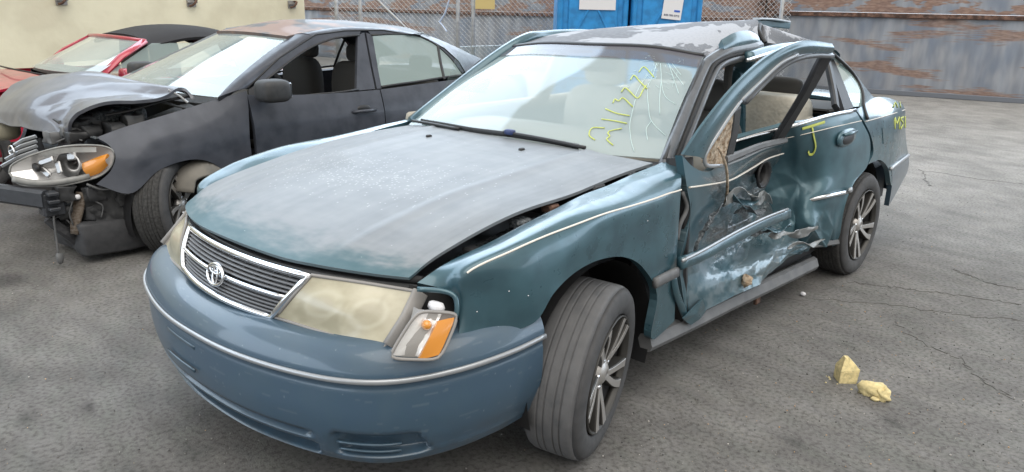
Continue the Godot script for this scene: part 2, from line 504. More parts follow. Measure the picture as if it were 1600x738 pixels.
func ground():
	var xs = []
	var zs = []
	for k in 14: xs.append(-14.0 - pow(1.5, 14 - k))
	for k in 260: xs.append(-14.0 + 20.0 * k / 260.0)
	for k in 14: xs.append(6.0 + pow(1.5, k + 1) - 1.5)
	for k in 14: zs.append(-17.0 - pow(1.5, 14 - k))
	for k in 150: zs.append(-17.0 + 13.0 * k / 150.0)
	for k in 170: zs.append(-4.0 + 7.0 * k / 170.0)
	for k in 14: zs.append(3.0 + pow(1.5, k + 1) - 1.5)
	var P = PackedVector3Array()
	var N = PackedVector3Array()
	var C = PackedColorArray()
	var I = PackedInt32Array()
	for x in xs:
		for z in zs:
			P.append(Vector3(x, ground_height(x, z), z))
			C.append(ground_color(x, z))
	var w = zs.size()
	for i in xs.size():
		for j in w:
			var a = P[mini(i + 1, xs.size() - 1) * w + j] - P[maxi(i - 1, 0) * w + j]
			var b = P[i * w + mini(j + 1, w - 1)] - P[i * w + maxi(j - 1, 0)]
			N.append(b.cross(a).normalized())
	for i in xs.size() - 1:
		for j in w - 1:
			var q = i * w + j
			I.append_array([q, q + w + 1, q + 1, q, q + w, q + w + 1])
	var a = []
	a.resize(Mesh.ARRAY_MAX)
	a[Mesh.ARRAY_VERTEX] = P
	a[Mesh.ARRAY_NORMAL] = N
	a[Mesh.ARRAY_COLOR] = C
	a[Mesh.ARRAY_INDEX] = I
	var m = ArrayMesh.new()
	m.add_surface_from_arrays(Mesh.PRIMITIVE_TRIANGLES, a)
	var gm = mat(Color.WHITE, 0.92)
	gm.vertex_color_use_as_albedo = true
	tri(gm, 0.71, ntex(0.05, [Color(0.74, 0.73, 0.72), Color(0.90, 0.895, 0.89), Color(0.95, 0.945, 0.94), Color(1, 1, 0.99)], [0.2, 0.42, 0.6, 0.85], 1024, FastNoiseLite.TYPE_SIMPLEX_SMOOTH, 8), nnorm(0.14, 5.0, 1024, 6), 0.22, null, true)
	var g = struct("ground", m, gm)
	tag(g, "worn grey asphalt yard with cracks and oil stains")
	# cracks: thin open seams with ragged edges
	var cm = mat(lin(0.11, 0.107, 0.102), 0.95)
	var lines = [
		[Vector3(0.245, 0.004, -6.668), Vector3(0.517, 0.004, -5.873), Vector3(0.307, 0.004, -6.593), Vector3(0.733, 0.004, -6.598), Vector3(1.159, 0.004, -6.67)], [Vector3(0.602, 0.004, -1.906), Vector3(0.944, 0.004, -2.157), Vector3(1.297, 0.004, -2.341), Vector3(1.534, 0.004, -2.418), Vector3(1.804, 0.004, -2.582)],
		[Vector3(1.301, 0.004, -2.093), Vector3(1.483, 0.004, -1.875), Vector3(1.668, 0.004, -1.803), Vector3(1.781, 0.004, -1.64), Vector3(1.923, 0.004, -1.531)], [Vector3(1.311, 0.004, -3.269), Vector3(1.516, 0.004, -3.137), Vector3(1.715, 0.004, -3.146)], [Vector3(0.918, 0.004, -2.546), Vector3(1.305, 0.004, -2.698), Vector3(1.761, 0.004, -2.849)]]
	var st = []
	for L in lines:
		var pts = crv(L, 46)
		var prev = null
		var rings = []
		for k in pts.size():
			var p = pts[k]
			var jit = Vector3(nz.get_noise_2d(k * 23.0, p.x * 60), 0, nz.get_noise_2d(p.z * 60, k * 19.0)) * 0.05
			p += jit
			p.y = ground_height(p.x, p.z) + 0.0025
			pts[k] = p
		for k in pts.size():
			var t = (pts[mini(k + 1, pts.size() - 1)] - pts[maxi(k - 1, 0)]).normalized()
			var s = t.cross(Vector3.UP) * (0.0012 + 0.003 * absf(nz.get_noise_2d(k * 31.0, 8.0)))
			rings.append([pts[k] - s, pts[k] + s, pts[k] + s - Vector3(0, 0.006, 0), pts[k] - s - Vector3(0, 0.006, 0)])
		st.append(loft(rings, false))
	for s in st: obj("crack", s, cm, g)

func grit():
	var mm = MultiMesh.new()
	mm.transform_format = MultiMesh.TRANSFORM_3D
	mm.use_colors = true
	var st = blob(Vector3(1, 0.7, 0.8), Vector3.ZERO, 1.0, 6, 4)
	mm.mesh = st
	var n = 11000
	mm.instance_count = n
	for k in n:
		var x = rng.randf_range(-4.5, 4.0)
		var z = rng.randf_range(-6.0, 1.9)
		if k % 3 == 0:
			x = rng.randf_range(0.9, 2.6)
			z = rng.randf_range(-2.5, 1.0)
		var s = 0.0025 + 0.006 * pow(rng.randf(), 3.0)
		var b = Basis(Vector3.UP, rng.randf() * TAU).scaled(Vector3.ONE * s)
		mm.set_instance_transform(k, Transform3D(b, Vector3(x, ground_height(x, z) + s * 0.2, z)))
		var v = rng.randf()
		var c = Color(0.12, 0.115, 0.11)
		if v > 0.95: c = Color(0.42, 0.40, 0.37)
		elif v > 0.87: c = Color(0.42, 0.28, 0.16)
		elif v > 0.5: c = Color(0.20, 0.195, 0.185)
		elif v < 0.2: c = Color(0.05, 0.05, 0.05)
		mm.set_instance_color(k, c)
	var m = mat(Color.WHITE, 0.9)
	m.vertex_color_use_as_albedo = true
	var o = MultiMeshInstance3D.new()
	o.name = "gravel"
	o.multimesh = mm
	o.material_override = m
	add_child(o, true)
	stuff(tag(o, "loose grit and small stones scattered over the asphalt", "gravel"))

func yard():
	# beige building
	var b = thing("beige_building", "plain beige painted wall of a building behind the parked cars", "building", Vector3(-10, 0, -2))
	obj("wall", bx(Vector3(6.0, 4.6, 16.0), Vector3(-3.0, 2.3, 3.8), 0.02), M.beige_wall, b)
	obj("roof", bx(Vector3(6.3, 0.15, 16.3), Vector3(-3.0, 4.68, 3.8), 0.02), M.steel, b)
	var fx = []
	var names = ["rusty bracket on the beige wall above the red bonnet, leftmost of three", "rusty bracket on the beige wall above the soft top, middle of three", "rusty bracket at the beige wall's right end beside the fence"]
	for k in 3:
		var z = [-2.19, -4.09, -5.92][k]
		var t = thing("wall_bracket", names[k], "bracket", Vector3(-10, 1.50, z), "steel brackets on the beige wall")
		obj("base_plate", bx(Vector3(0.02, 0.13, 0.15), Vector3(0.012, 0.0, 0), 0.004), M.steel, t)
		obj("hook", tube(crv([Vector3(0.02, 0.05, -0.05), Vector3(0.11, 0.04, -0.04), Vector3(0.12, -0.03, 0.02), Vector3(0.05, -0.05, 0.05)], 8), 0.018), M.rust, t)
		obj("bolt", bx(Vector3(0.04, 0.035, 0.16), Vector3(0.05, 0.01, 0.0), 0.006), M.steel, t)
	# containers along the far side (long axis follows the wall)
	var dirv = Vector3(1.9, 0, -0.37).normalized()
	var yaw = atan2(-dirv.z, dirv.x)
	for k in 2:
		var c = thing("steel_container", ["long low grey blue steel container with scraped rust patches behind the teal sedan", "grey steel container with faded rust behind the chain link fence"][k], "container", [Vector3(2.2, 0, -15.48), Vector3(-12.6, 0, -12.6)][k])
		c.rotation.y = yaw
		var h = [1.52, 1.36][k]
		var L = [14.5, 15.6][k]
		box_side(c, L, 2.4, h, M.box_blue, 0.022)
		obj("top_rail", bx(Vector3(L, 0.09, 0.07), Vector3(0, h + 0.0, 0.02), 0.012), M.rust, c)
		obj("bottom_rail", bx(Vector3(L, 0.10, 0.03), Vector3(0, 0.05, 0.01), 0.01), M.box_base, c)
		var u = thing("stacked_container", ["rusty brown steel container stacked on the low grey blue one", "rusty brown steel container stacked on the one behind the fence"][k], "container", c.position + Vector3(0, h + 0.05, 0))
		u.rotation.y = yaw
		box_side(u, L, 2.4, 1.3, M.box_rust, 0.012)
	# portable toilets
	for k in 2:
		var p = [Vector3(-5.02, 0, -8.02), Vector3(-4.17, 0, -8.78)][k]
		var t = thing("portable_toilet", ["blue portable toilet beside the fence, left one of two", "blue portable toilet, right one of two, with a tilted paper notice"][k], "portable toilet", p, "blue portable toilets behind the teal sedan")
		t.rotation.y = deg_to_rad(41.5)
		obj("shell", bx(Vector3(1.10, 2.1, 1.1), Vector3(0, 1.1, -0.55), 0.03), M.potty, t)
		obj("door", bx(Vector3(0.76, 1.86, 0.03), Vector3(0.0, 1.03, 0.012), 0.01), M.potty, t)
		for s in [-1, 1]: obj("corner_post", bx(Vector3(0.07, 2.1, 0.06), Vector3(s * 0.5, 1.1, 0.02), 0.02), M.potty, t)
		for y in [0.5, 1.05, 1.75]: obj("door_rib", bx(Vector3(0.7, 0.035, 0.02), Vector3(0, y, 0.032), 0.008), M.potty, t)
		for s in [-1, 1]: obj("door_brace", sweep([Vector3(-0.3 * s, 1.10, 0.034), Vector3(0.02 * s, 1.70, 0.034)], rr(0.03, 0.016), Vector3(0, 0, 1), false), M.potty, t)
		obj("roof", blob(Vector3(1.16, 0.4, 1.18), Vector3(0, 2.15, -0.55), 0.4), M.paper, t)
		obj("latch", bx(Vector3(0.05, 0.09, 0.03), Vector3(0.33, 1.08, 0.04), 0.01), M.black, t)
		if k == 0:
			obj("notice", bx(Vector3(0.56, 0.36, 0.006), Vector3(0.06, 1.70, 0.048), 0.002), M.paper, t)
		else:
			var n = obj("notice", bx(Vector3(0.30, 0.40, 0.006), Vector3.ZERO, 0.002), M.paper, t)
			n.position = Vector3(0.08, 1.60, 0.048)
			n.rotation_degrees = Vector3(0, 0, -5)
			obj("notice_mark", bx(Vector3(0.09, 0.03, 0.004), Vector3(0.075, -0.07, 0.004), 0.001), M.blue_ink, n)
			var tm = TextMesh.new()
			tm.text = "800-705-3713"
			tm.font_size = 12
			tm.pixel_size = 0.0032
			tm.depth = 0.002
			var fnt = SystemFont.new()
			fnt.font_names = PackedStringArray(["Droid Sans"])
			fnt.font_weight = 700
			tm.font = fnt
			var tx = obj("telephone_number", tm, M.ink, n)
			tx.position = Vector3(-0.0, -0.14, 0.005)
	# chain link fence
	var A = Vector3(-9.55, 0, -6.4)
	var B = Vector3(-3.2, 0, -11.2)
	var f = thing("chain_link_fence", "galvanised chain link fence between the beige wall and the toilets", "fence", A)
	var d = (B - A)
	var len = d.length()
	d = d / len
	for s in [0.12, 0.55, 2.28, 2.55, 4.05, 5.6, 7.8]:
		obj("post", tube([d * s, d * s + Vector3(0, 2.5, 0)], 0.032, 10), M.post, f)
	obj("rail", tube([Vector3(0, 2.46, 0), d * len + Vector3(0, 2.46, 0)], 0.022, 8), M.post, f)
	obj("brace", tube([d * 0.55 + Vector3(0, 1.9, 0), d * 2.2 + Vector3(0, 0.35, 0)], 0.02, 8), M.post, f)
	var rings = []
	var st = SurfaceTool.new()
	st.begin(Mesh.PRIMITIVE_TRIANGLES)
	st.set_smooth_group(-1)
	var r = 0.0034
	var nrmv = d.cross(Vector3.UP)
	var pitch = 0.085
	for sgn in [-1, 1]:
		var s0 = -2.5
		while s0 < len + 2.5:
			var a0 = s0
			var a1 = s0 + sgn * 2.4
			var y0 = 0.05
			var y1 = 2.45
			var pa = d * clampf(a0, 0, len) + Vector3(0, y0 + absf(clampf(a0, 0, len) - a0), 0)
			var pb = d * clampf(a1, 0, len) + Vector3(0, y1 - absf(clampf(a1, 0, len) - a1), 0)
			if pb.y > pa.y + 0.1:
				var t = (pb - pa).normalized()
				var sd = t.cross(nrmv).normalized() * r
				var nn = nrmv * r
				var off = nrmv * 0.003 * sgn
				var q = [pa + sd + off, pa - sd * 0.5 + nn + off, pa - sd * 0.5 - nn + off, pb + sd + off, pb - sd * 0.5 + nn + off, pb - sd * 0.5 - nn + off]
				for e in [[0, 1, 3], [1, 4, 3], [1, 2, 4], [2, 5, 4], [2, 0, 5], [0, 3, 5]]:
					for v in e: st.add_vertex(q[v])
			s0 += pitch
	st.generate_normals()
	stuff(obj("chain_link_mesh", st.commit(), M.wire, f))
	var rag = thing("blue_rag", "pale blue cloth strip tied to the chain link fence", "cloth", A + d * 2.02 + Vector3(0.06, 1.2, 0.07))
	obj("strip", sweep(crv([Vector3(0.14, 0.62, -0.1), Vector3(0.08, 0.38, -0.06), Vector3(0.03, 0.2, -0.02), Vector3(-0.05, 0.05, 0.04)], 12), rr(0.012, 0.075), Vector3(0.5, 0.1, 0.8), true), M.rag, rag)
	obj("loose_end", sweep(crv([Vector3(-0.05, 0.07, 0.04), Vector3(0.02, -0.02, 0.0), Vector3(0.07, -0.10, -0.03)], 8), rr(0.012, 0.09), Vector3(0.5, 0.1, 0.8), true), M.rag, rag)
	var sg = thing("yellow_sign", "small faded yellow tin sign hung on the fence near its middle post", "sign", A + d * 2.76 + Vector3(0.05, 1.66, 0.06))
	sg.rotation.y = atan2(-d.z, d.x)
	obj("plate", bx(Vector3(0.34, 0.34, 0.008), Vector3.ZERO, 0.002), M.yellow, sg)
	for s in [-1, 1]: obj("wire_tie", tube([Vector3(s * 0.14, 0.15, -0.03), Vector3(s * 0.14, 0.15, 0.012)], 0.006), M.steel, sg)

# the visible long side of a container as vertical corrugations, with ends, roof and doors end
func box_side(c, L, depth, h, m, amp):
	var n = int(L / 0.042)
	obj("side_panel", patch(n, 4, func(u, v):
		var x = (u - 0.5) * L
		var ph = fposmod(x, 0.42) / 0.42
		var k = clampf(absf(ph - 0.5) * 4.0 - 0.6, 0.0, 0.7) / 0.7
		return Vector3(x, h * (1.0 - v), -amp * k + 0.006 * nz.get_noise_2d(x * 20, v * 60)), 0.03, Vector3(0, h / 2, -depth / 2)), m, c)
	obj("rear_panel", bx(Vector3(L, h, 0.06), Vector3(0, h / 2, -depth), 0.01), m, c)
	for s in [-1, 1]:
		obj("end_panel", bx(Vector3(0.06, h, depth - 0.12), Vector3(s * (L / 2 - 0.03), h / 2, -depth / 2 - 0.02), 0.01), m, c)
		obj("corner_post", bx(Vector3(0.16, h, 0.1), Vector3(s * (L / 2 - 0.08), h / 2, 0.02), 0.012), M.rust, c)
	obj("lid", bx(Vector3(L - 0.1, 0.04, depth - 0.14), Vector3(0, h - 0.06, -depth / 2 - 0.03), 0.01), M.rust, c)

# ------------------------------------------------------------------ wheels
func wheel(parent, at, rot, tread, steel = false):
	var w = node("wheel", parent, at, rot)
	var prof = [Vector2(0.212, -0.014), Vector2(0.226, -0.002), Vector2(0.25, 0.004), Vector2(0.275, 0.004), Vector2(0.297, -0.004), Vector2(0.311, -0.018), Vector2(0.317, -0.034)]
	for g in [-0.062, -0.085, -0.12, -0.143]:
		prof.append_array([Vector2(0.3182, g + 0.0055), Vector2(0.3182, g + 0.0028), Vector2(0.3135, g + 0.0024), Vector2(0.3135, g - 0.0024), Vector2(0.3182, g - 0.0028), Vector2(0.3182, g - 0.0055)])
	prof.append_array([Vector2(0.317, -0.172), Vector2(0.311, -0.187), Vector2(0.296, -0.201), Vector2(0.26, -0.207), Vector2(0.215, -0.195)])
	obj("tyre", lathe(prof.slice(5, prof.size()), 96), tread, w)
	obj("sidewall", lathe(prof.slice(0, 6), 96), M.sidewall, w)
	obj("rim", lathe([Vector2(0.214, -0.012), Vector2(0.217, 0.000), Vector2(0.214, 0.003), Vector2(0.210, 0.001), Vector2(0.206, -0.014), Vector2(0.196, -0.03)], 96), M.rim_dark, w)
	obj("barrel", lathe([Vector2(0.197, -0.03), Vector2(0.188, -0.07), Vector2(0.186, -0.19)], 48), M.alloy_dark, w)
	obj("brake_disc", lathe([Vector2(0.02, -0.085), Vector2(0.135, -0.085), Vector2(0.135, -0.105), Vector2(0.02, -0.105)], 40, false), M.steel, w)
	obj("back_plate", lathe([Vector2(0.01, -0.13), Vector2(0.185, -0.13), Vector2(0.185, -0.135), Vector2(0.01, -0.135)], 32, false), M.black, w)
	if steel: return w
	for k in 5:
		var a = TAU * k / 5.0 + 0.35
		for s in [-1, 1]:
			var pts = []
			for q in [[0.030, 0.03, -0.032], [0.075, 0.13, -0.024], [0.13, 0.20, -0.014], [0.175, 0.20, -0.008], [0.207, 0.185, -0.004]]:
				var b = a + s * q[1] * (1.0 + 0.25 * q[0]) + q[0] * 1.0
				pts.append(Vector3(q[2], cos(b) * q[0], sin(b) * q[0]))
			var cpts = crv(pts, 10)
			obj("spoke", sweep(cpts, [Vector2(-0.015, -0.03), Vector2(0.015, -0.03), Vector2(0.0145, 0.0), Vector2(0.012, 0.004), Vector2(-0.012, 0.004), Vector2(-0.0145, 0.0)], Vector3(1, 0, 0), false, false, [0.9, 0.95, 1.0, 1.15, 1.35]), M.rim_dark, w)
			var face = []
			for p in cpts: face.append(p + Vector3(0.0045, 0, 0))
			obj("spoke_face", sweep(face, rr(0.024, 0.003), Vector3(1, 0, 0), false, false, [0.9, 0.95, 1.0, 1.15, 1.35]), M.alloy, w)
		var pb = a + 0.45 + TAU / 10
		obj("wheel_nut", blob(Vector3(0.022, 0.018, 0.018), Vector3(-0.03, cos(pb) * 0.052, sin(pb) * 0.052), 0.7, 8, 6), M.chrome, w)
	obj("hub_cap", lathe([Vector2(0.001, -0.008), Vector2(0.022, -0.010), Vector2(0.034, -0.016), Vector2(0.062, -0.034), Vector2(0.062, -0.06)], 32), M.alloy, w)
	return w

# ------------------------------------------------------------------ teal sedan
func crump(p, a, fr, n):
	var q = p * fr
	var r = 1.0 - 2.0 * absf(nz.get_noise_3dv(q * 300.0))
	var s = 1.0 - 2.0 * absf(nz.get_noise_3dv(q * 800.0 + Vector3(50, 9, 3)))
	return p + n * a * (r + 0.5 * s - 0.9)

# sharp folds: random heights on a lattice, joined by flat triangles
func facet(u, v, n, m, sd):
	var x = u * n
	var y = v * m
	var i = int(floor(x))
	var j = int(floor(y))
	var a = x - i
	var b = y - j
	var h = func(p, q): return float(hash(Vector3i(p, q, sd)) % 2001) / 1000.0 - 1.0
	if (i + j) % 2 == 0:
		if a > b: return h.call(i, j) * (1 - a) + h.call(i + 1, j) * (a - b) + h.call(i + 1, j + 1) * b
		return h.call(i, j) * (1 - b) + h.call(i, j + 1) * (b - a) + h.call(i + 1, j + 1) * a
	if a + b < 1: return h.call(i, j) * (1 - a - b) + h.call(i + 1, j) * a + h.call(i, j + 1) * b
	return h.call(i + 1, j + 1) * (a + b - 1) + h.call(i + 1, j) * (1 - b) + h.call(i, j + 1) * (1 - a)

var plan_half = [Vector3(0.868, 0.553, 0.34), Vector3(0.862, 0.548, 0.50), Vector3(0.822, 0.541, 0.68), Vector3(0.735, 0.533, 0.84), Vector3(0.61, 0.527, 0.935), Vector3(0.42, 0.521, 1.0), Vector3(0.21, 0.52, 1.042), Vector3(0, 0.52, 1.053)]

func bumper_plan():
	var pts = plan_half.duplicate()
	for k in range(plan_half.size() - 2, -1, -1): pts.append(Vector3(-plan_half[k].x, plan_half[k].y, plan_half[k].z))
	return pts

func bumper_point(plan, u, row):
	var p = c1(plan, u)
	var t = (c1(plan, minf(u + 0.01, 1)) - c1(plan, maxf(u - 0.01, 0)))
	var n = Vector3(t.z, 0, -t.x).normalized()
	if n.dot(Vector3(p.x, 0, p.z + 0.3)) < 0: n = -n
	return p - n * row.x + Vector3(0, row.y, 0)

func teal_car():
	var c = thing("crushed_sedan", "teal four door sedan with its driver side doors crushed in, nearest to the viewer", "car")
	var T = M.teal
	# ---- bonnet
	var HG = [
		[Vector3(-0.64, 0.785, 0.73), Vector3(-0.55, 0.791, 0.782), Vector3(-0.397, 0.797, 0.844), Vector3(-0.23, 0.799, 0.879), Vector3(0, 0.8, 0.89), Vector3(0.23, 0.799, 0.877), Vector3(0.397, 0.797, 0.835), Vector3(0.55, 0.791, 0.762), Vector3(0.64, 0.785, 0.7)],
		[Vector3(-0.65, 0.847, 0.6), Vector3(-0.559, 0.856, 0.632), Vector3(-0.403, 0.864, 0.671), Vector3(-0.234, 0.867, 0.693), Vector3(0, 0.868, 0.7), Vector3(0.234, 0.866, 0.691), Vector3(0.403, 0.862, 0.665), Vector3(0.559, 0.849, 0.617), Vector3(0.65, 0.836, 0.577)],
		[Vector3(-0.67, 0.905, 0.3), Vector3(-0.576, 0.918, 0.319), Vector3(-0.415, 0.929, 0.343), Vector3(-0.241, 0.933, 0.356), Vector3(0, 0.935, 0.36), Vector3(0.241, 0.933, 0.354), Vector3(0.415, 0.929, 0.337), Vector3(0.576, 0.917, 0.306), Vector3(0.67, 0.904, 0.28)],
		[Vector3(-0.69, 0.94, 0), Vector3(-0.593, 0.953, 0.006), Vector3(-0.428, 0.966, 0.014), Vector3(-0.248, 0.97, 0.019), Vector3(0, 0.972, 0.02), Vector3(0.248, 0.969, 0.016), Vector3(0.428, 0.964, 0.004), Vector3(0.593, 0.948, -0.016), Vector3(0.69, 0.931, -0.034)],
		[Vector3(-0.71, 0.955, -0.25), Vector3(-0.611, 0.97, -0.247), Vector3(-0.44, 0.983, -0.243), Vector3(-0.256, 0.988, -0.241), Vector3(0, 0.99, -0.24), Vector3(0.252, 0.988, -0.241), Vector3(0.434, 0.983, -0.245), Vector3(0.602, 0.97, -0.251), Vector3(0.7, 0.955, -0.256)],
		[Vector3(-0.72, 0.963, -0.48), Vector3(-0.619, 0.978, -0.454), Vector3(-0.446, 0.991, -0.423), Vector3(-0.259, 0.996, -0.406), Vector3(0, 0.998, -0.4), Vector3(0.259, 0.996, -0.406), Vector3(0.446, 0.994, -0.425), Vector3(0.619, 0.985, -0.459), Vector3(0.72, 0.976, -0.487)]]
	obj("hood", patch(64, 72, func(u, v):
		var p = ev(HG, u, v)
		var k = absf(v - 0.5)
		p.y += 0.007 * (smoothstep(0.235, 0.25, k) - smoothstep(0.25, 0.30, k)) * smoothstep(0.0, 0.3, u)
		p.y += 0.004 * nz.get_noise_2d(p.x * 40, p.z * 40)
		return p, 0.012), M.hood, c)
	for q in [[Vector3(-0.272, 0.99, -0.221)], [Vector3(0.238, 0.993, -0.263)]]:
		obj("washer_nozzle", blob(Vector3(0.022, 0.014, 0.03), q[0], 0.7, 10, 6), M.black, c)
	# ---- fenders
	var FG = [
		[Vector3(0.66, 0.771, 0.685), Vector3(0.72, 0.754, 0.639), Vector3(0.755, 0.727, 0.621), Vector3(0.775, 0.659, 0.625), Vector3(0.79, 0.595, 0.651)],
		[Vector3(0.685, 0.816, 0.585), Vector3(0.74, 0.824, 0.596), Vector3(0.785, 0.812, 0.607), Vector3(0.803, 0.749, 0.569), Vector3(0.82, 0.599, 0.515)],
		[Vector3(0.7, 0.848, 0.405), Vector3(0.78, 0.866, 0.435), Vector3(0.83, 0.857, 0.462), Vector3(0.86, 0.765, 0.449), Vector3(0.87, 0.619, 0.395)],
		[Vector3(0.71, 0.877, 0.264), Vector3(0.8, 0.894, 0.314), Vector3(0.85, 0.879, 0.337), Vector3(0.875, 0.801, 0.333), Vector3(0.885, 0.7, 0.321)],
		[Vector3(0.715, 0.902, 0.105), Vector3(0.82, 0.917, 0.172), Vector3(0.865, 0.893, 0.189), Vector3(0.885, 0.826, 0.201), Vector3(0.885, 0.742, 0.212)],
		[Vector3(0.72, 0.925, -0.032), Vector3(0.82, 0.927, 0.025), Vector3(0.875, 0.903, 0.053), Vector3(0.885, 0.829, 0.067), Vector3(0.885, 0.752, 0.078)],
		[Vector3(0.73, 0.939, -0.172), Vector3(0.83, 0.933, -0.125), Vector3(0.88, 0.903, -0.101), Vector3(0.885, 0.818, -0.095), Vector3(0.885, 0.725, -0.073)],
		[Vector3(0.735, 0.959, -0.33), Vector3(0.83, 0.945, -0.269), Vector3(0.88, 0.903, -0.246), Vector3(0.885, 0.8, -0.243), Vector3(0.885, 0.652, -0.202)],
		[Vector3(0.74, 0.973, -0.479), Vector3(0.83, 0.957, -0.392), Vector3(0.88, 0.906, -0.343), Vector3(0.885, 0.766, -0.35), Vector3(0.885, 0.517, -0.313)],
		[Vector3(0.743, 0.984, -0.553), Vector3(0.83, 0.96, -0.457), Vector3(0.88, 0.905, -0.388), Vector3(0.88, 0.676, -0.415), Vector3(0.87, 0.332, -0.322)],
		[Vector3(0.745, 0.991, -0.638), Vector3(0.83, 0.964, -0.514), Vector3(0.878, 0.904, -0.439), Vector3(0.87, 0.649, -0.465), Vector3(0.86, 0.346, -0.511)]]
	var fend = func(G): return patch(64, 30, func(u, v): return ev(G, u, v), 0.03)
	obj("fender", fend.call(FG), T, c)
	obj("fender", fend.call(mirror(FG)), T, c)
	var pin = []
	for k in 61: pin.append(ev(FG, lerpf(0.1, 1.0, k / 60.0), 0.5) + Vector3(0.002, 0.001, 0))
	obj("pinstripe", sweep(pin, rr(0.006, 0.005), Vector3(0.5, 1, 0.2), false), M.pin, c)
	# inner wings, engine bay, radiator support seen through the bonnet gap
	for s in [1, -1]:
		obj("inner_wing", patch(24, 6, func(u, v):
			var a = c1([Vector3(0.645, 0.725, 0.66), Vector3(0.67, 0.805, 0.36), Vector3(0.68, 0.855, 0.07), Vector3(0.69, 0.89, -0.3), Vector3(0.70, 0.91, -0.6)], u)
			var b = a + Vector3(-0.14, -0.04, 0)
			var p = a.lerp(b, v) + Vector3(0, -0.02 * sin(v * PI) + 0.006 * nz.get_noise_2d(u * 200, v * 50), 0)
			return Vector3(p.x * s, p.y, p.z), 0.0), M.torn if s > 0 else M.plastic, c)
	for k in 5:
		var u = [0.18, 0.38, 0.5, 0.66, 0.8][k]
		var a = c1([Vector3(0.64, 0.74, 0.62), Vector3(0.66, 0.82, 0.36), Vector3(0.675, 0.88, 0.07), Vector3(0.70, 0.93, -0.3), Vector3(0.71, 0.95, -0.6)], u)
		obj("wing_bracket", bx(Vector3(0.05, 0.03, 0.05 + 0.02 * (k % 2)), a + Vector3(-0.015, 0.006, 0), 0.006), [M.plastic, M.torn, M.rust][k % 3], c)
	obj("engine_bay", bx(Vector3(1.16, 0.42, 1.25), Vector3(0, 0.46, 0.12), 0.03), M.black, c)
	obj("radiator_support", sweep(crv([Vector3(-0.64, 0.725, 0.62), Vector3(-0.4, 0.745, 0.80), Vector3(0, 0.75, 0.84), Vector3(0.4, 0.755, 0.79), Vector3(0.64, 0.735, 0.62)], 20), rr(0.10, 0.035), Vector3.UP, false), M.plastic, c)
	obj("bonnet_seal", tube(crv([Vector3(-0.62, 0.765, 0.66), Vector3(-0.38, 0.785, 0.80), Vector3(0, 0.785, 0.845), Vector3(0.38, 0.785, 0.80), Vector3(0.645, 0.765, 0.655)], 24), 0.014), M.rubber, c)
	# ---- bumper
	var plan = bumper_plan()
	var rows = [Vector2(0.17, 0.095), Vector2(0.085, 0.098), Vector2(0.03, 0.075), Vector2(0.004, 0.03), Vector2(0.002, 0.0), Vector2(0.008, -0.022), Vector2(0.004, -0.045), Vector2(0.004, -0.12), Vector2(0.014, -0.19), Vector2(0.030, -0.238), Vector2(0.042, -0.270), Vector2(0.072, -0.300), Vector2(0.20, -0.312)]
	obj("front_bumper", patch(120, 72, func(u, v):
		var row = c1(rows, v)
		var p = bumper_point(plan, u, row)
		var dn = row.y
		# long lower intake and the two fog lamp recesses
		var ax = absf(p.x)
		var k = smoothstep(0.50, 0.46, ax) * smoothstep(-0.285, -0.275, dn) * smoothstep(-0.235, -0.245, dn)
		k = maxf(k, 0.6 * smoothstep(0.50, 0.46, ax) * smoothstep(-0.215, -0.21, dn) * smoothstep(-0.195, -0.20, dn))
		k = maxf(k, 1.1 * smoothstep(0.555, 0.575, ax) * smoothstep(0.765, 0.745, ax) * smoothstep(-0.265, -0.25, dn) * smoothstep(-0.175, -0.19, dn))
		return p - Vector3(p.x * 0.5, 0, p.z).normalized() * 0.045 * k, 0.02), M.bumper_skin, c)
	var bl = []
	for k in 81: bl.append(bumper_point(plan, k / 80.0, Vector2(-0.004, 0.004)))
	obj("bumper_trim", sweep(bl, rr(0.012, 0.016), Vector3.UP, true), M.trim, c)
	for s in [-1, 1]:
		for y in [0.312, 0.284]:
			var fl = []
			for k in 9:
				var x = s * lerpf(0.575, 0.745, k / 8.0)
				fl.append(bumper_point(plan, 0.5, Vector2(0, 0)) * 0 + fog_at(plan, x, y - 0.527))
			obj("fog_grille_bar", sweep(fl, rr(0.012, 0.008), Vector3.UP, true), M.bumper, c)
	for dy in [-0.055, -0.135]:
		var pl = []
		for k in 9: pl.append(bumper_point(plan, 0.5, Vector2.ZERO) * 0 + fog_at(plan, lerpf(-0.24, -0.02, k / 8.0), dy) + Vector3(0, 0, 0.006))
		obj("plate_bracket", sweep(pl, rr(0.006, 0.012), Vector3.UP, true), M.bumper, c)
	# ---- grille
	var GC = [Vector3(-0.34, 0.772, 0.868), Vector3(0.384, 0.768, 0.868), Vector3(0.268, 0.622, 0.93), Vector3(-0.285, 0.65, 0.932)]
	var gp = func(s, t): # s across 0..1, t down 0..1
		var p = GC[0].lerp(GC[1], s).lerp(GC[3].lerp(GC[2], s), t)
		p.z += 0.042 * (1.0 - pow(2 * s - 1, 2)) + 0.012 * sin(t * PI)
		return p
	var gr = obj("grille", patch(24, 6, func(u, v): return gp.call(u, v) + Vector3(0, 0, -0.035), 0.01), M.black, c)
	var fr = []
	for k in 21: fr.append(gp.call(k / 20.0, 0.0))
	for k in range(1, 9): fr.append(gp.call(1.0, k / 8.0))
	for k in range(1, 21): fr.append(gp.call(1.0 - k / 20.0, 1.0))
	for k in range(1, 8): fr.append(gp.call(0.0, 1.0 - k / 8.0))
	obj("grille_frame", sweep(fr, rr(0.020, 0.022), Vector3(0, 0.25, 1).normalized(), true, true), M.chrome, gr)
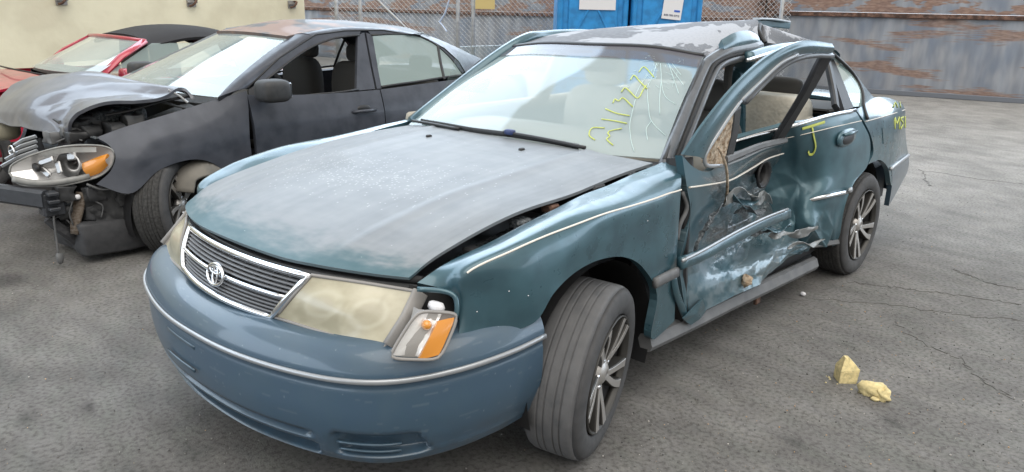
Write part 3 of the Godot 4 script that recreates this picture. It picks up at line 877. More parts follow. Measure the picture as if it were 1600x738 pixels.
	for k in 11:
		var t = (k + 1.0) / 12.0
		if k == 5: continue
		var pts = []
		for j in 17: pts.append(gp.call(0.015 + 0.97 * j / 16.0, t) + Vector3(0, 0, -0.010))
		obj("slat", sweep(pts, rr(0.012, 0.0065), Vector3.UP, false), M.grille, gr)
	var cb = []
	for j in 21: cb.append(gp.call(0.01 + 0.98 * j / 20.0, 0.5))
	obj("centre_bar", sweep(cb, rr(0.014, 0.013), Vector3.UP, true), M.chrome, gr)
	for j in 9:
		var s = (j + 1) / 10.0
		obj("upright", sweep([gp.call(s, 0.04) + Vector3(0, 0, -0.02), gp.call(s, 0.96) + Vector3(0, 0, -0.02)], rr(0.005, 0.01), Vector3(0, 0, 1), false), M.grille, gr)
	var em = node("emblem", gr, gp.call(0.49, 0.5) + Vector3(0, 0, 0.012), Vector3(-14, 0, 0))
	for e in [[0.048, 0.034, 0.0, 0.0055], [0.014, 0.030, 0.0, 0.004], [0.034, 0.012, 0.014, 0.004]]:
		var pts = []
		for k in 36: pts.append(Vector3(cos(TAU * k / 36) * e[0], sin(TAU * k / 36) * e[1] + e[2], 0))
		obj("oval_ring", sweep(pts, circ(e[3], 8), Vector3(0, 0, 1), true, true), M.chrome, em)
	# ---- headlights
	var LG = [
		[Vector3(0.389, 0.771, 0.862), Vector3(0.533, 0.764, 0.785), Vector3(0.665, 0.75, 0.7)],
		[Vector3(0.35, 0.706, 0.905), Vector3(0.539, 0.7, 0.852), Vector3(0.672, 0.68, 0.761)],
		[Vector3(0.28, 0.624, 0.928), Vector3(0.494, 0.618, 0.882), Vector3(0.675, 0.613, 0.828)]]
	for s in [1, -1]:
		var G = LG if s > 0 else mirror(LG)
		var hl = obj("headlight", patch(20, 20, func(u, v): return ev(G, u, v), 0.03), M.lens, c)
		tag(hl, "yellowed hazy headlight lens")
		var rim = []
		for k in 9: rim.append(ev(G, 0, k / 8.0))
		for k in range(1, 9): rim.append(ev(G, k / 8.0, 1))
		for k in range(1, 9): rim.append(ev(G, 1, 1 - k / 8.0))
		for k in range(1, 8): rim.append(ev(G, 1 - k / 8.0, 0))
		obj("seal", tube(rim, 0.006, 6, true), M.lamp_frame, hl)
		var cc = G[1][1]
		obj("housing", blob(Vector3(0.26, 0.11, 0.12), Vector3(cc.x * 0.94, cc.y - 0.01, cc.z - 0.20), 0.6), M.plastic, hl)
		obj("housing_side", sweep([G[0][2] + Vector3(0.012 * s, -0.004, -0.012), G[1][2] + Vector3(0.014 * s, 0, -0.012), G[2][2] + Vector3(0.012 * s, 0.005, -0.012)], rr(0.05, 0.02), Vector3(s, 0, 0.4), true), M.lamp_frame, hl)
	# ---- corner lamp: right one in place, left one hanging out of its pocket
	obj("lamp_pocket", quad_plate([Vector3(0.64, 0.761, 0.697), Vector3(0.72, 0.717, 0.576), Vector3(0.73, 0.603, 0.586), Vector3(0.64, 0.576, 0.771)], 0.01), M.black, c)
	obj("pocket_lip", tube(crv([Vector3(0.7, 0.771, 0.721), Vector3(0.735, 0.758, 0.659), Vector3(0.765, 0.746, 0.639), Vector3(0.778, 0.718, 0.639), Vector3(0.782, 0.684, 0.648)], 16), 0.008), M.teal, c)
	obj("bulb_holder", blob(Vector3(0.05, 0.035, 0.04), Vector3(0.73, 0.711, 0.675), 0.8, 12, 8, 0.3), M.paper, c)
	var lamp = [Vector3(0.765, 0.74, 0.78), Vector3(0.815, 0.711, 0.665), Vector3(0.822, 0.598, 0.748), Vector3(0.745, 0.62, 0.874)]
	var cl = node("corner_lamp", c)
	tag(cl, "corner lamp hanging loose out of its pocket")
	var lq = func(u0, v0):
		var s = 2.0 * u0 - 1.0
		var t = 2.0 * v0 - 1.0
		var u = 0.5 + 0.5 * s * (1.0 - 0.13 * pow(t, 4) * s * s)
		var v = 0.5 + 0.5 * t * (1.0 - 0.10 * pow(s, 4) * t * t)
		return lamp[0].lerp(lamp[1], u).lerp(lamp[3].lerp(lamp[2], u), v) + Vector3(0.6, 0.1, 0.8) * 0.014 * 16 * u * (1 - u) * v * (1 - v)
	obj("clear_lens", patch(20, 20, func(u, v): return lq.call(0.02 + u * 0.57, 0.02 + v * 0.96), 0.002), glass(Color(0.9, 0.9, 0.88), 0.10), cl)
	obj("reflector", patch(30, 30, func(u, v): return lq.call(0.03 + u * 0.56, 0.03 + v * 0.94) - Vector3(0.55, 0.05, 0.75) * (0.010 + 0.012 * u * (1 - u) * 4.0) + Vector3(0.6, 0.1, 0.8) * 0.006 * facet(u, v, 3, 4, 12), 0.002), M.clear, cl)
	obj("bulb", blob(Vector3(0.03, 0.03, 0.03), lq.call(0.38, 0.28) - Vector3(0.55, 0.05, 0.75) * 0.012, 1.0, 12, 8), M.amber, cl)
	obj("amber_lens", patch(10, 14, func(u, v): return lq.call(0.585 + u * 0.36, lerpf(0.16, 0.06, u) + v * 0.84), 0.012), M.amber, cl)
	var lr = []
	for k in 8: lr.append(lq.call(k / 8.0, 0))
	for k in 8: lr.append(lq.call(1, k / 8.0))
	for k in 8: lr.append(lq.call(1 - k / 8.0, 1))
	for k in 8: lr.append(lq.call(0, 1 - k / 8.0))
	obj("lamp_frame", tube(lr, 0.0048, 8, true), M.lamp_frame, cl)
	obj("lamp_back", patch(8, 8, func(u, v): return lq.call(u, v) - Vector3(0.55, 0.05, 0.75) * 0.02, 0.05), M.lamp_frame, cl)
	var RL = [Vector3(-0.70, 0.735, 0.66), Vector3(-0.775, 0.72, 0.60), Vector3(-0.80, 0.61, 0.66), Vector3(-0.71, 0.61, 0.80)]
	obj("corner_lamp", quad_plate(RL, 0.02, 8, Vector3(-0.02, 0, 0.02)), M.lens, c)
	for q in [[Vector3(0.845, 0.74, 0.488), Vector3(0.868, 0.715, 0.426), Vector3(0.8, 0.688, 0.578), Vector3(0.801, 0.624, 0.587), Vector3(0.886, 0.831, -0.204)]]:
		for p in q: obj("paint_chip", blob(Vector3(0.003, 0.004, 0.005), p, 1.0, 6, 4), M.paper, c)
	for q in [[0.30, -0.10], [0.44, -0.075], [0.52, -0.115], [0.10, -0.16], [0.66, -0.05], [-0.3, -0.09], [-0.45, -0.12]]:
		obj("paint_chip", blob(Vector3(0.006, 0.004, 0.005), fog_at(plan, q[0], q[1]), 1.0, 6, 4), M.paper, c)
	# ---- windscreen and its marks
	var WG = [
		[Vector3(-0.567, 1.342, -1.1), Vector3(-0.3, 1.372, -1.055), Vector3(0.017, 1.38, -1.04), Vector3(0.316, 1.382, -1.09), Vector3(0.53, 1.352, -1.19)],
		[Vector3(-0.623, 1.169, -0.768), Vector3(-0.31, 1.191, -0.718), Vector3(0.029, 1.197, -0.703), Vector3(0.368, 1.195, -0.748), Vector3(0.623, 1.181, -0.858)],
		[Vector3(-0.68, 0.972, -0.46), Vector3(-0.32, 0.985, -0.405), Vector3(0.04, 0.99, -0.39), Vector3(0.42, 0.985, -0.43), Vector3(0.715, 0.985, -0.55)]]
	obj("windshield", patch(24, 32, func(u, v): return ev(WG, u, v), 0.005), M.glass, c)
	var topl = []
	for k in 25: topl.append(ev(WG, 0, k / 24.0) + Vector3(0, 0.003, 0.004))
	obj("windshield_moulding", sweep(topl, rr(0.022, 0.012), Vector3(0, 1, 0.5), true), M.black, c)
	obj("shade_band", patch(3, 24, func(u, v): return ev(WG, u * 0.15, v) + Vector3(0, 0.004, 0.004), 0.0), M.shade, c)
	for q in [
		[Vector3(0.433, 1.073, -0.564), Vector3(0.385, 1.07, -0.544), Vector3(0.395, 1.045, -0.509), Vector3(0.434, 1.03, -0.497)], [Vector3(0.499, 1.076, -0.593), Vector3(0.465, 1.066, -0.564), Vector3(0.461, 1.057, -0.548), Vector3(0.478, 1.047, -0.538), Vector3(0.476, 1.036, -0.52), Vector3(0.517, 1.018, -0.508)],
		[Vector3(0.391, 1.103, -0.597), Vector3(0.447, 1.1, -0.611), Vector3(0.502, 1.094, -0.625)], [Vector3(0.372, 1.14, -0.65), Vector3(0.43, 1.127, -0.648), Vector3(0.488, 1.121, -0.663)],
		[Vector3(0.383, 1.162, -0.689), Vector3(0.377, 1.177, -0.711), Vector3(0.399, 1.171, -0.708), Vector3(0.405, 1.183, -0.732), Vector3(0.471, 1.153, -0.709)], [Vector3(0.377, 1.204, -0.758), Vector3(0.375, 1.221, -0.788), Vector3(0.412, 1.206, -0.774), Vector3(0.454, 1.186, -0.758), Vector3(0.463, 1.189, -0.768), Vector3(0.453, 1.212, -0.807), Vector3(0.446, 1.234, -0.846)],
		[Vector3(0.366, 1.25, -0.84), Vector3(0.363, 1.268, -0.873), Vector3(0.411, 1.245, -0.849), Vector3(0.462, 1.22, -0.828)], [Vector3(0.368, 1.281, -0.901), Vector3(0.369, 1.302, -0.943), Vector3(0.445, 1.264, -0.907)]]:
		obj("marker_stroke", sweep(crv(q, 14), rr(0.0052, 0.002), Vector3(0, 0.8, 0.6), true), M.marker, c)
	for q in [
		[Vector3(0.4, 1.317, -0.995), Vector3(0.433, 1.27, -0.915), Vector3(0.459, 1.224, -0.836), Vector3(0.515, 1.166, -0.759), Vector3(0.579, 1.106, -0.689), Vector3(0.671, 1.06, -0.655)], [Vector3(0.414, 1.318, -1.005), Vector3(0.479, 1.254, -0.912), Vector3(0.534, 1.191, -0.817), Vector3(0.589, 1.13, -0.736)],
		[Vector3(0.483, 1.249, -0.905), Vector3(0.548, 1.196, -0.837), Vector3(0.612, 1.168, -0.82)], [Vector3(0.455, 1.309, -1.015), Vector3(0.529, 1.251, -0.941), Vector3(0.589, 1.205, -0.881)], [Vector3(0.455, 1.18, -0.751), Vector3(0.491, 1.125, -0.673), Vector3(0.517, 1.087, -0.623), Vector3(0.565, 1.038, -0.565), Vector3(0.609, 1.002, -0.525)],
		[Vector3(0.44, 1.319, -1.027), Vector3(0.519, 1.27, -0.978), Vector3(0.573, 1.238, -0.943)], [Vector3(0.454, 1.319, -1.038), Vector3(0.527, 1.275, -0.996)], [Vector3(0.412, 1.272, -0.906), Vector3(0.425, 1.23, -0.829), Vector3(0.444, 1.189, -0.762)], [Vector3(0.579, 1.106, -0.689), Vector3(0.584, 1.079, -0.645), Vector3(0.622, 1.042, -0.599)]]:
		obj("crack", sweep(crv(q, 18), rr(0.0022, 0.0012), Vector3(0, 0.8, 0.6), true), M.crack, c)
	for k in 46:
		var v = 0.74 + 0.2 * rng.randf()
		var u = 0.10 + 0.34 * pow(rng.randf(), 1.5)
		var p = ev(WG, u, v) + Vector3(0, 0.003, 0.002)
		var a = rng.randf() * TAU
		var dd = Vector3(cos(a), sin(a) * 0.6, -sin(a) * 0.7) * rng.randf_range(0.006, 0.022)
		obj("crack", sweep([p - dd, p + dd], rr(0.0013, 0.001), Vector3(0, 0.8, 0.6), false), M.crack, c)
	# wipers and cowl
	obj("cowl", patch(24, 4, func(u, v):
		var p = c1([Vector3(-0.70, 0.955, -0.50), Vector3(-0.35, 0.968, -0.42), Vector3(0, 0.972, -0.40), Vector3(0.38, 0.968, -0.43), Vector3(0.73, 0.965, -0.56)], u)
		return p + Vector3(0, -0.01 * v, 0.10 * (v - 0.3)), 0.02), M.plastic, c)
	obj("wiper_arm", sweep(crv([Vector3(-0.639, 0.996, -0.451), Vector3(-0.459, 1.003, -0.421), Vector3(-0.255, 1.006, -0.392)], 10), rr(0.016, 0.012), Vector3.UP, true), M.black, c)
	obj("wiper_blade", sweep(crv([Vector3(-0.588, 1, -0.462), Vector3(-0.368, 1.007, -0.424), Vector3(-0.158, 1.01, -0.403), Vector3(0.053, 1.015, -0.407)], 14), rr(0.008, 0.022), Vector3.UP, true), M.black, c)
	obj("wiper_arm", sweep(crv([Vector3(0.018, 1.024, -0.397), Vector3(0.162, 1.022, -0.402), Vector3(0.328, 1.015, -0.412), Vector3(0.439, 1.007, -0.424)], 12), rr(0.018, 0.014), Vector3.UP, true), M.black, c)
	obj("wiper_blade", sweep(crv([Vector3(-0.199, 1.008, -0.404), Vector3(0.053, 1.015, -0.407), Vector3(0.258, 1.012, -0.419), Vector3(0.399, 1.005, -0.433)], 14), rr(0.008, 0.022), Vector3.UP, true), M.black, c)
	obj("wiper_clip", blob(Vector3(0.055, 0.025, 0.03), [Vector3(0.053, 1.028, -0.398)][0], 0.6, 10, 8), mat(lin(0.02, 0.035, 0.11), 0.5), c)
	# ---- roof
	var RG = [
		[Vector3(-0.57, 1.345, -1.11), Vector3(-0.3, 1.38, -1.068), Vector3(0.017, 1.39, -1.055), Vector3(0.309, 1.387, -1.1), Vector3(0.45, 1.372, -1.14), Vector3(0.535, 1.356, -1.182), Vector3(0.55, 1.34, -1.175)],
		[Vector3(-0.58, 1.395, -1.4), Vector3(-0.3, 1.425, -1.36), Vector3(0, 1.44, -1.35), Vector3(0.25, 1.445, -1.36), Vector3(0.42, 1.435, -1.38), Vector3(0.54, 1.389, -1.334), Vector3(0.56, 1.37, -1.317)],
		[Vector3(-0.58, 1.42, -1.7), Vector3(-0.3, 1.45, -1.7), Vector3(0, 1.475, -1.7), Vector3(0.25, 1.492, -1.68), Vector3(0.4, 1.487, -1.68), Vector3(0.53, 1.438, -1.544), Vector3(0.56, 1.389, -1.506)],
		[Vector3(-0.58, 1.42, -1.86), Vector3(-0.3, 1.45, -1.88), Vector3(0, 1.47, -1.88), Vector3(0.25, 1.49, -1.86), Vector3(0.42, 1.508, -1.923), Vector3(0.5, 1.466, -1.79), Vector3(0.55, 1.403, -1.711)]]
	obj("roof", patch(40, 48, func(u, v):
		var p = ev(RG, u, v)
		var k = smoothstep(0.55, 0.8, v)
		return p + Vector3(0, 0.012 * k * nz.get_noise_2d(p.x * 70, p.z * 70), 0), 0.03), M.roof, c)
	var RR = [
		[Vector3(-0.58, 1.42, -1.87), Vector3(-0.3, 1.445, -1.89), Vector3(0, 1.462, -1.89), Vector3(0.25, 1.478, -1.88), Vector3(0.46, 1.49, -1.902), Vector3(0.55, 1.401, -1.787)],
		[Vector3(-0.57, 1.41, -2.1), Vector3(-0.3, 1.435, -2.1), Vector3(0, 1.452, -2.1), Vector3(0.22, 1.455, -2.05), Vector3(0.5, 1.461, -2.036), Vector3(0.56, 1.384, -1.999)],
		[Vector3(-0.55, 1.38, -2.42), Vector3(-0.3, 1.41, -2.45), Vector3(0, 1.42, -2.46), Vector3(0.25, 1.41, -2.44), Vector3(0.54, 1.403, -2.387), Vector3(0.585, 1.362, -2.437)]]
	obj("roof_rear", patch(24, 40, func(u, v): return ev(RR, u, v), 0.03), M.roof, c)
	obj("roof_fold", ruled([Vector3(0.55, 1.422, -1.301), Vector3(0.555, 1.453, -1.421), Vector3(0.55, 1.46, -1.58), Vector3(0.545, 1.437, -1.698)], [Vector3(0.575, 1.366, -1.289), Vector3(0.58, 1.384, -1.398), Vector3(0.578, 1.395, -1.536), Vector3(0.565, 1.391, -1.688)], 16, 6, 0.03, Vector3(0.012, 0.0, 0.01)), T, c)
	obj("bent_roof_edge", sweep(crv([Vector3(0.1, 1.481, -2.626), Vector3(0.12, 1.477, -2.818), Vector3(0.16, 1.466, -2.998)], 8), rr(0.03, 0.042, 0.006), Vector3.UP, false), M.teal, c)
	obj("bent_roof_trim", sweep(crv([Vector3(0.12, 1.508, -2.594), Vector3(0.14, 1.505, -2.775), Vector3(0.18, 1.49, -2.932)], 8), rr(0.05, 0.012), Vector3.UP, false), M.trim, c)
	obj("roof_tear", sweep(crv([Vector3(0.46, 1.486, -1.903), Vector3(0.49, 1.456, -1.829), Vector3(0.52, 1.425, -1.802), Vector3(0.55, 1.398, -1.788)], 8), rr(0.02, 0.02), Vector3.UP, false), M.black, c)
	# ---- pillars, left side
	var ap = crv([Vector3(0.745, 0.952, -0.526), Vector3(0.66, 1.115, -0.809), Vector3(0.572, 1.287, -1.107), Vector3(0.56, 1.334, -1.206), Vector3(0.565, 1.369, -1.366), Vector3(0.56, 1.385, -1.693)], 24)
	obj("front_pillar", sweep(ap, rr(0.052, 0.05), Vector3(0.6, 0.6, 0.5), true), M.pillar, c)
	obj("door_seal", tube(crv([Vector3(0.765, 0.964, -0.573), Vector3(0.685, 1.128, -0.843), Vector3(0.61, 1.268, -1.093), Vector3(0.59, 1.324, -1.199), Vector3(0.585, 1.352, -1.382), Vector3(0.58, 1.362, -1.655)], 24), 0.010), M.rubber, c)
	obj("pillar_inner", sweep(crv([Vector3(0.755, 0.956, -0.616), Vector3(0.672, 1.122, -0.901), Vector3(0.6, 1.259, -1.15), Vector3(0.58, 1.31, -1.265), Vector3(0.575, 1.332, -1.434), Vector3(0.57, 1.339, -1.683)], 24), rr(0.03, 0.04), Vector3(0.6, 0.6, 0.5), true), M.pillar, c)
	obj("pillar_trim", tube(crv([Vector3(0.74, 0.985, -0.539), Vector3(0.655, 1.128, -0.805), Vector3(0.56, 1.331, -1.122)], 16), 0.010), M.black, c)
	obj("centre_pillar", sweep(crv([Vector3(0.54, 1.349, -1.614), Vector3(0.5, 1.282, -1.672), Vector3(0.46, 1.194, -1.688), Vector3(0.42, 0.945, -1.827), Vector3(0.5, 0.3, -1.75)], 16), rr(0.10, 0.06), Vector3(0, 0, 1), false), M.teal, c)
	obj("pillar_lining", sweep(crv([Vector3(0.5, 1.323, -1.577), Vector3(0.47, 1.284, -1.576), Vector3(0.44, 1.164, -1.635)], 10), rr(0.04, 0.03), Vector3(0, 0, 1), false), M.cabin, c)
	# right side greenhouse
	var rail = crv([Vector3(-0.70, 0.975, -0.50), Vector3(-0.575, 1.335, -1.10), Vector3(-0.585, 1.39, -1.45), Vector3(-0.585, 1.385, -2.0), Vector3(-0.58, 1.34, -2.45), Vector3(-0.66, 1.14, -2.85), Vector3(-0.76, 1.01, -3.05)], 40)
	obj("roof_rail", sweep(rail, rr(0.07, 0.06), Vector3(-0.6, 0.6, 0.2), true), M.teal, c)
	obj("centre_pillar", sweep([Vector3(-0.60, 1.36, -1.62), Vector3(-0.68, 1.2, -1.62), Vector3(-0.77, 0.98, -1.60)], rr(0.10, 0.05), Vector3(-1, 0.3, 0), true), M.beige, c)
	obj("belt_rail", sweep([Vector3(-0.78, 0.985, -0.55), Vector3(-0.80, 0.99, -1.6), Vector3(-0.80, 1.0, -2.6)], rr(0.06, 0.05), Vector3(-1, 0.3, 0), true), M.beige, c)
	for z in [[-0.75, -1.56], [-1.68, -2.45]]:
		obj("side_window", patch(10, 8, func(u, v):
			var zz = lerpf(z[0], z[1], u)
			var y = lerpf(1.0, minf(1.35, 1.0 + (0.5 - zz * 0.0 - 0.55 - zz) * 0.62), v)
			return Vector3(-(0.79 - (y - 1.0) * 0.52), y, zz), 0.004), M.thin_glass, c)
	var RS = [[Vector3(-0.81, 0.985, -0.62), Vector3(-0.86, 0.93, -0.6), Vector3(-0.885, 0.75, -0.6), Vector3(-0.885, 0.5, -0.6), Vector3(-0.86, 0.27, -0.6)],
		[Vector3(-0.815, 0.995, -1.1), Vector3(-0.865, 0.94, -1.1), Vector3(-0.893, 0.75, -1.1), Vector3(-0.89, 0.5, -1.1), Vector3(-0.86, 0.26, -1.1)],
		[Vector3(-0.82, 1.0, -1.6), Vector3(-0.865, 0.95, -1.6), Vector3(-0.893, 0.76, -1.6), Vector3(-0.89, 0.5, -1.6), Vector3(-0.86, 0.26, -1.6)]]
	obj("front_door", gpatch(RS, 14, 14, 0.02), T, c)
	var RS2 = [[Vector3(-0.82, 1.0, -1.605), Vector3(-0.865, 0.95, -1.605), Vector3(-0.893, 0.76, -1.605), Vector3(-0.89, 0.5, -1.605), Vector3(-0.86, 0.26, -1.605)],
		[Vector3(-0.82, 1.015, -2.1), Vector3(-0.865, 0.955, -2.1), Vector3(-0.89, 0.78, -2.1), Vector3(-0.885, 0.5, -2.1), Vector3(-0.86, 0.26, -2.1)],
		[Vector3(-0.82, 1.03, -2.45), Vector3(-0.86, 0.96, -2.52), Vector3(-0.88, 0.84, -2.62), Vector3(-0.885, 0.62, -2.44), Vector3(-0.86, 0.26, -2.42)]]
	obj("rear_door", gpatch(RS2, 14, 14, 0.02), T, c)
	# ---- front door, crushed
	var DG = [
		[Vector3(0.86, 1.03, -0.46), Vector3(0.875, 0.897, -0.494), Vector3(0.87, 0.815, -0.542), Vector3(0.865, 0.748, -0.547), Vector3(0.865, 0.674, -0.524), Vector3(0.86, 0.597, -0.511), Vector3(0.86, 0.464, -0.553), Vector3(0.85, 0.317, -0.616)],
		[Vector3(0.86, 0.969, -0.563), Vector3(0.87, 0.891, -0.574), Vector3(0.86, 0.799, -0.619), Vector3(0.85, 0.724, -0.625), Vector3(0.84, 0.64, -0.631), Vector3(0.82, 0.537, -0.696), Vector3(0.855, 0.447, -0.665), Vector3(0.86, 0.319, -0.717)],
		[Vector3(0.85, 0.932, -0.708), Vector3(0.85, 0.871, -0.741), Vector3(0.82, 0.769, -0.819), Vector3(0.79, 0.683, -0.87), Vector3(0.79, 0.597, -0.869), Vector3(0.77, 0.488, -0.94), Vector3(0.85, 0.432, -0.828), Vector3(0.87, 0.318, -0.871)],
		[Vector3(0.81, 0.945, -0.923), Vector3(0.8, 0.84, -0.995), Vector3(0.74, 0.731, -1.121), Vector3(0.72, 0.654, -1.158), Vector3(0.74, 0.576, -1.135), Vector3(0.73, 0.46, -1.199), Vector3(0.84, 0.422, -1.031), Vector3(0.87, 0.31, -1.078)],
		[Vector3(0.77, 0.937, -1.16), Vector3(0.74, 0.826, -1.262), Vector3(0.67, 0.713, -1.435), Vector3(0.65, 0.637, -1.48), Vector3(0.69, 0.558, -1.415), Vector3(0.7, 0.439, -1.437), Vector3(0.83, 0.41, -1.239), Vector3(0.87, 0.303, -1.283)],
		[Vector3(0.73, 0.921, -1.418), Vector3(0.69, 0.825, -1.53), Vector3(0.62, 0.709, -1.728), Vector3(0.6, 0.622, -1.779), Vector3(0.65, 0.551, -1.68), Vector3(0.68, 0.434, -1.667), Vector3(0.81, 0.393, -1.488), Vector3(0.86, 0.311, -1.487)],
		[Vector3(0.7, 0.911, -1.649), Vector3(0.66, 0.822, -1.765), Vector3(0.6, 0.718, -1.931), Vector3(0.59, 0.626, -1.962), Vector3(0.63, 0.545, -1.885), Vector3(0.67, 0.426, -1.868), Vector3(0.79, 0.375, -1.726), Vector3(0.85, 0.323, -1.754)],
		[Vector3(0.69, 0.91, -1.847), Vector3(0.65, 0.823, -1.934), Vector3(0.6, 0.737, -2.052), Vector3(0.59, 0.634, -2.071), Vector3(0.61, 0.533, -2.036), Vector3(0.66, 0.41, -2.05), Vector3(0.76, 0.352, -2.002), Vector3(0.84, 0.309, -2.076)]]
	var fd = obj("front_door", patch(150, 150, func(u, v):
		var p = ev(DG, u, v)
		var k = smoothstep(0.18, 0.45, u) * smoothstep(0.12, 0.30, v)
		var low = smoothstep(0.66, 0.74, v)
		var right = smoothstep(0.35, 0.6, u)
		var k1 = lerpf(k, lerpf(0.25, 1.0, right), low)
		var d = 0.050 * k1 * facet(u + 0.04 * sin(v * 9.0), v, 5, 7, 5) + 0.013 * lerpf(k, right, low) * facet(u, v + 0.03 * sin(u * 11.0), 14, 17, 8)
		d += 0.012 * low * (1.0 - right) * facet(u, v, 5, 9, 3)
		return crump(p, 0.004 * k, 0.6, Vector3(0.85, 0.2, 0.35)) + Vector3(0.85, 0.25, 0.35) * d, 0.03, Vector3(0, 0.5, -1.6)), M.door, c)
	tag(fd, "front door crushed deep into the cabin with torn skin")
	var band_o = [Vector3(0.862, 1.032, -0.465), Vector3(0.872, 1.136, -0.585), Vector3(0.885, 1.26, -0.771), Vector3(0.9, 1.355, -0.964), Vector3(0.925, 1.41, -1.124), Vector3(0.945, 1.436, -1.319), Vector3(0.957, 1.417, -1.59)]
	var band_i = [Vector3(0.853, 0.986, -0.66), Vector3(0.865, 1.087, -0.723), Vector3(0.877, 1.202, -0.874), Vector3(0.89, 1.286, -1.042), Vector3(0.912, 1.346, -1.147), Vector3(0.932, 1.378, -1.265), Vector3(0.953, 1.374, -1.61)]
	obj("window_frame", patch(36, 6, func(u, v): return c1(band_o, u).lerp(c1(band_i, u), v) + Vector3(0.5, 0.25, 0.3) * 0.035 * sin(v * PI * 0.5) * sin(PI * v) , 0.012, Vector3(0.3, 0.7, -1.6)), T, fd)
	obj("window_trim", sweep(crv([Vector3(0.845, 0.938, -0.826), Vector3(0.853, 0.959, -0.686), Vector3(0.856, 0.99, -0.648), Vector3(0.86, 1.025, -0.66), Vector3(0.868, 1.087, -0.723), Vector3(0.874, 1.147, -0.791), Vector3(0.882, 1.206, -0.863)], 24), rr(0.016, 0.012), Vector3(1, 0.2, 0.3), true), M.trim, fd)
	obj("window_trim", sweep(crv([Vector3(0.882, 1.206, -0.863), Vector3(0.89, 1.248, -0.942), Vector3(0.896, 1.287, -1.028), Vector3(0.918, 1.347, -1.133), Vector3(0.937, 1.378, -1.252)], 20), rr(0.014, 0.012), Vector3(1, 0.2, 0.3), true), M.trim, fd)
	obj("window_channel", sweep(crv([Vector3(0.865, 1.191, -0.937), Vector3(0.88, 1.272, -1.093), Vector3(0.902, 1.33, -1.195), Vector3(0.925, 1.36, -1.302), Vector3(0.94, 1.367, -1.452), Vector3(0.95, 1.359, -1.624)], 20), rr(0.022, 0.026), Vector3(1, 0.2, 0.3), true), M.pillar, fd)
	obj("rear_sash", sweep(crv([Vector3(0.935, 1.365, -1.59), Vector3(0.9, 1.287, -1.601), Vector3(0.855, 1.198, -1.63), Vector3(0.775, 1.063, -1.684), Vector3(0.7, 0.935, -1.728)], 16), rr(0.075, 0.03), Vector3(0.9, 0.3, 0.35), false), M.sash, fd)
	obj("front_sash", sweep(crv([Vector3(0.86, 1.17, -0.871), Vector3(0.835, 1.07, -0.921), Vector3(0.8, 0.938, -0.962)], 10), rr(0.05, 0.025), Vector3(0.9, 0.2, 0.35), false), M.pillar, fd)
	obj("mirror_mount", patch(24, 24, func(u, v):
		var p = l1([Vector3(0.845, 0.966, -0.684), Vector3(0.855, 1.069, -0.735), Vector3(0.862, 1.151, -0.848)], u).lerp(l1([Vector3(0.825, 0.932, -0.89), Vector3(0.835, 1.028, -0.89), Vector3(0.85, 1.125, -0.89)], u), v)
		return crump(p, 0.006, 0.9, Vector3(1, 0, 0.3)), 0.02), M.foam_old, fd)
	obj("mirror_wire", tube(crv([Vector3(0.87, 1.031, -0.725), Vector3(0.875, 0.994, -0.761), Vector3(0.872, 0.936, -0.813), Vector3(0.845, 0.849, -0.897), Vector3(0.8, 0.769, -0.993), Vector3(0.78, 0.72, -1.019)], 20), 0.006), M.foam_old, fd)
	obj("belt_trim", sweep(crv([Vector3(0.835, 0.954, -0.877), Vector3(0.795, 0.948, -1.118), Vector3(0.755, 0.941, -1.407), Vector3(0.715, 0.92, -1.792)], 14), rr(0.03, 0.022), Vector3(1, 0.2, 0.3), false), M.sill, fd)
	obj("belt_trim", sweep(crv([Vector3(0.83, 0.931, -0.904), Vector3(0.79, 0.921, -1.147), Vector3(0.745, 0.919, -1.449), Vector3(0.71, 0.908, -1.776)], 14), rr(0.012, 0.012), Vector3(1, 0.2, 0.3), false), M.trim, fd)
	obj("pinstripe", sweep(crv([Vector3(0.882, 0.905, -0.499), Vector3(0.872, 0.89, -0.632), Vector3(0.825, 0.853, -0.943), Vector3(0.775, 0.84, -1.185), Vector3(0.735, 0.842, -1.427), Vector3(0.71, 0.847, -1.606), Vector3(0.69, 0.84, -1.843)], 24), rr(0.006, 0.010), Vector3(1, 0.2, 0.3), false), M.pin, fd)
	obj("side_moulding", sweep(crv([Vector3(0.895, 0.614, -0.452), Vector3(0.895, 0.609, -0.642), Vector3(0.885, 0.616, -0.945), Vector3(0.87, 0.612, -1.272), Vector3(0.855, 0.594, -1.586)], 20), rr(0.05, 0.03), Vector3(1, 0.15, 0.3), true), M.teal, fd)
	obj("moulding_trim", sweep(crv([Vector3(0.912, 0.633, -0.433), Vector3(0.912, 0.638, -0.604), Vector3(0.902, 0.648, -0.903), Vector3(0.887, 0.646, -1.225), Vector3(0.872, 0.631, -1.526)], 20), rr(0.012, 0.010), Vector3(1, 0.15, 0.3), true), M.trim, fd)
	obj("speaker", lathe([Vector2(0.075, 0.0), Vector2(0.07, 0.015), Vector2(0.06, 0.005), Vector2(0.03, -0.03), Vector2(0.001, -0.02)], 24), M.black, fd).position = Vector3(0.672, 0.755, -1.655)
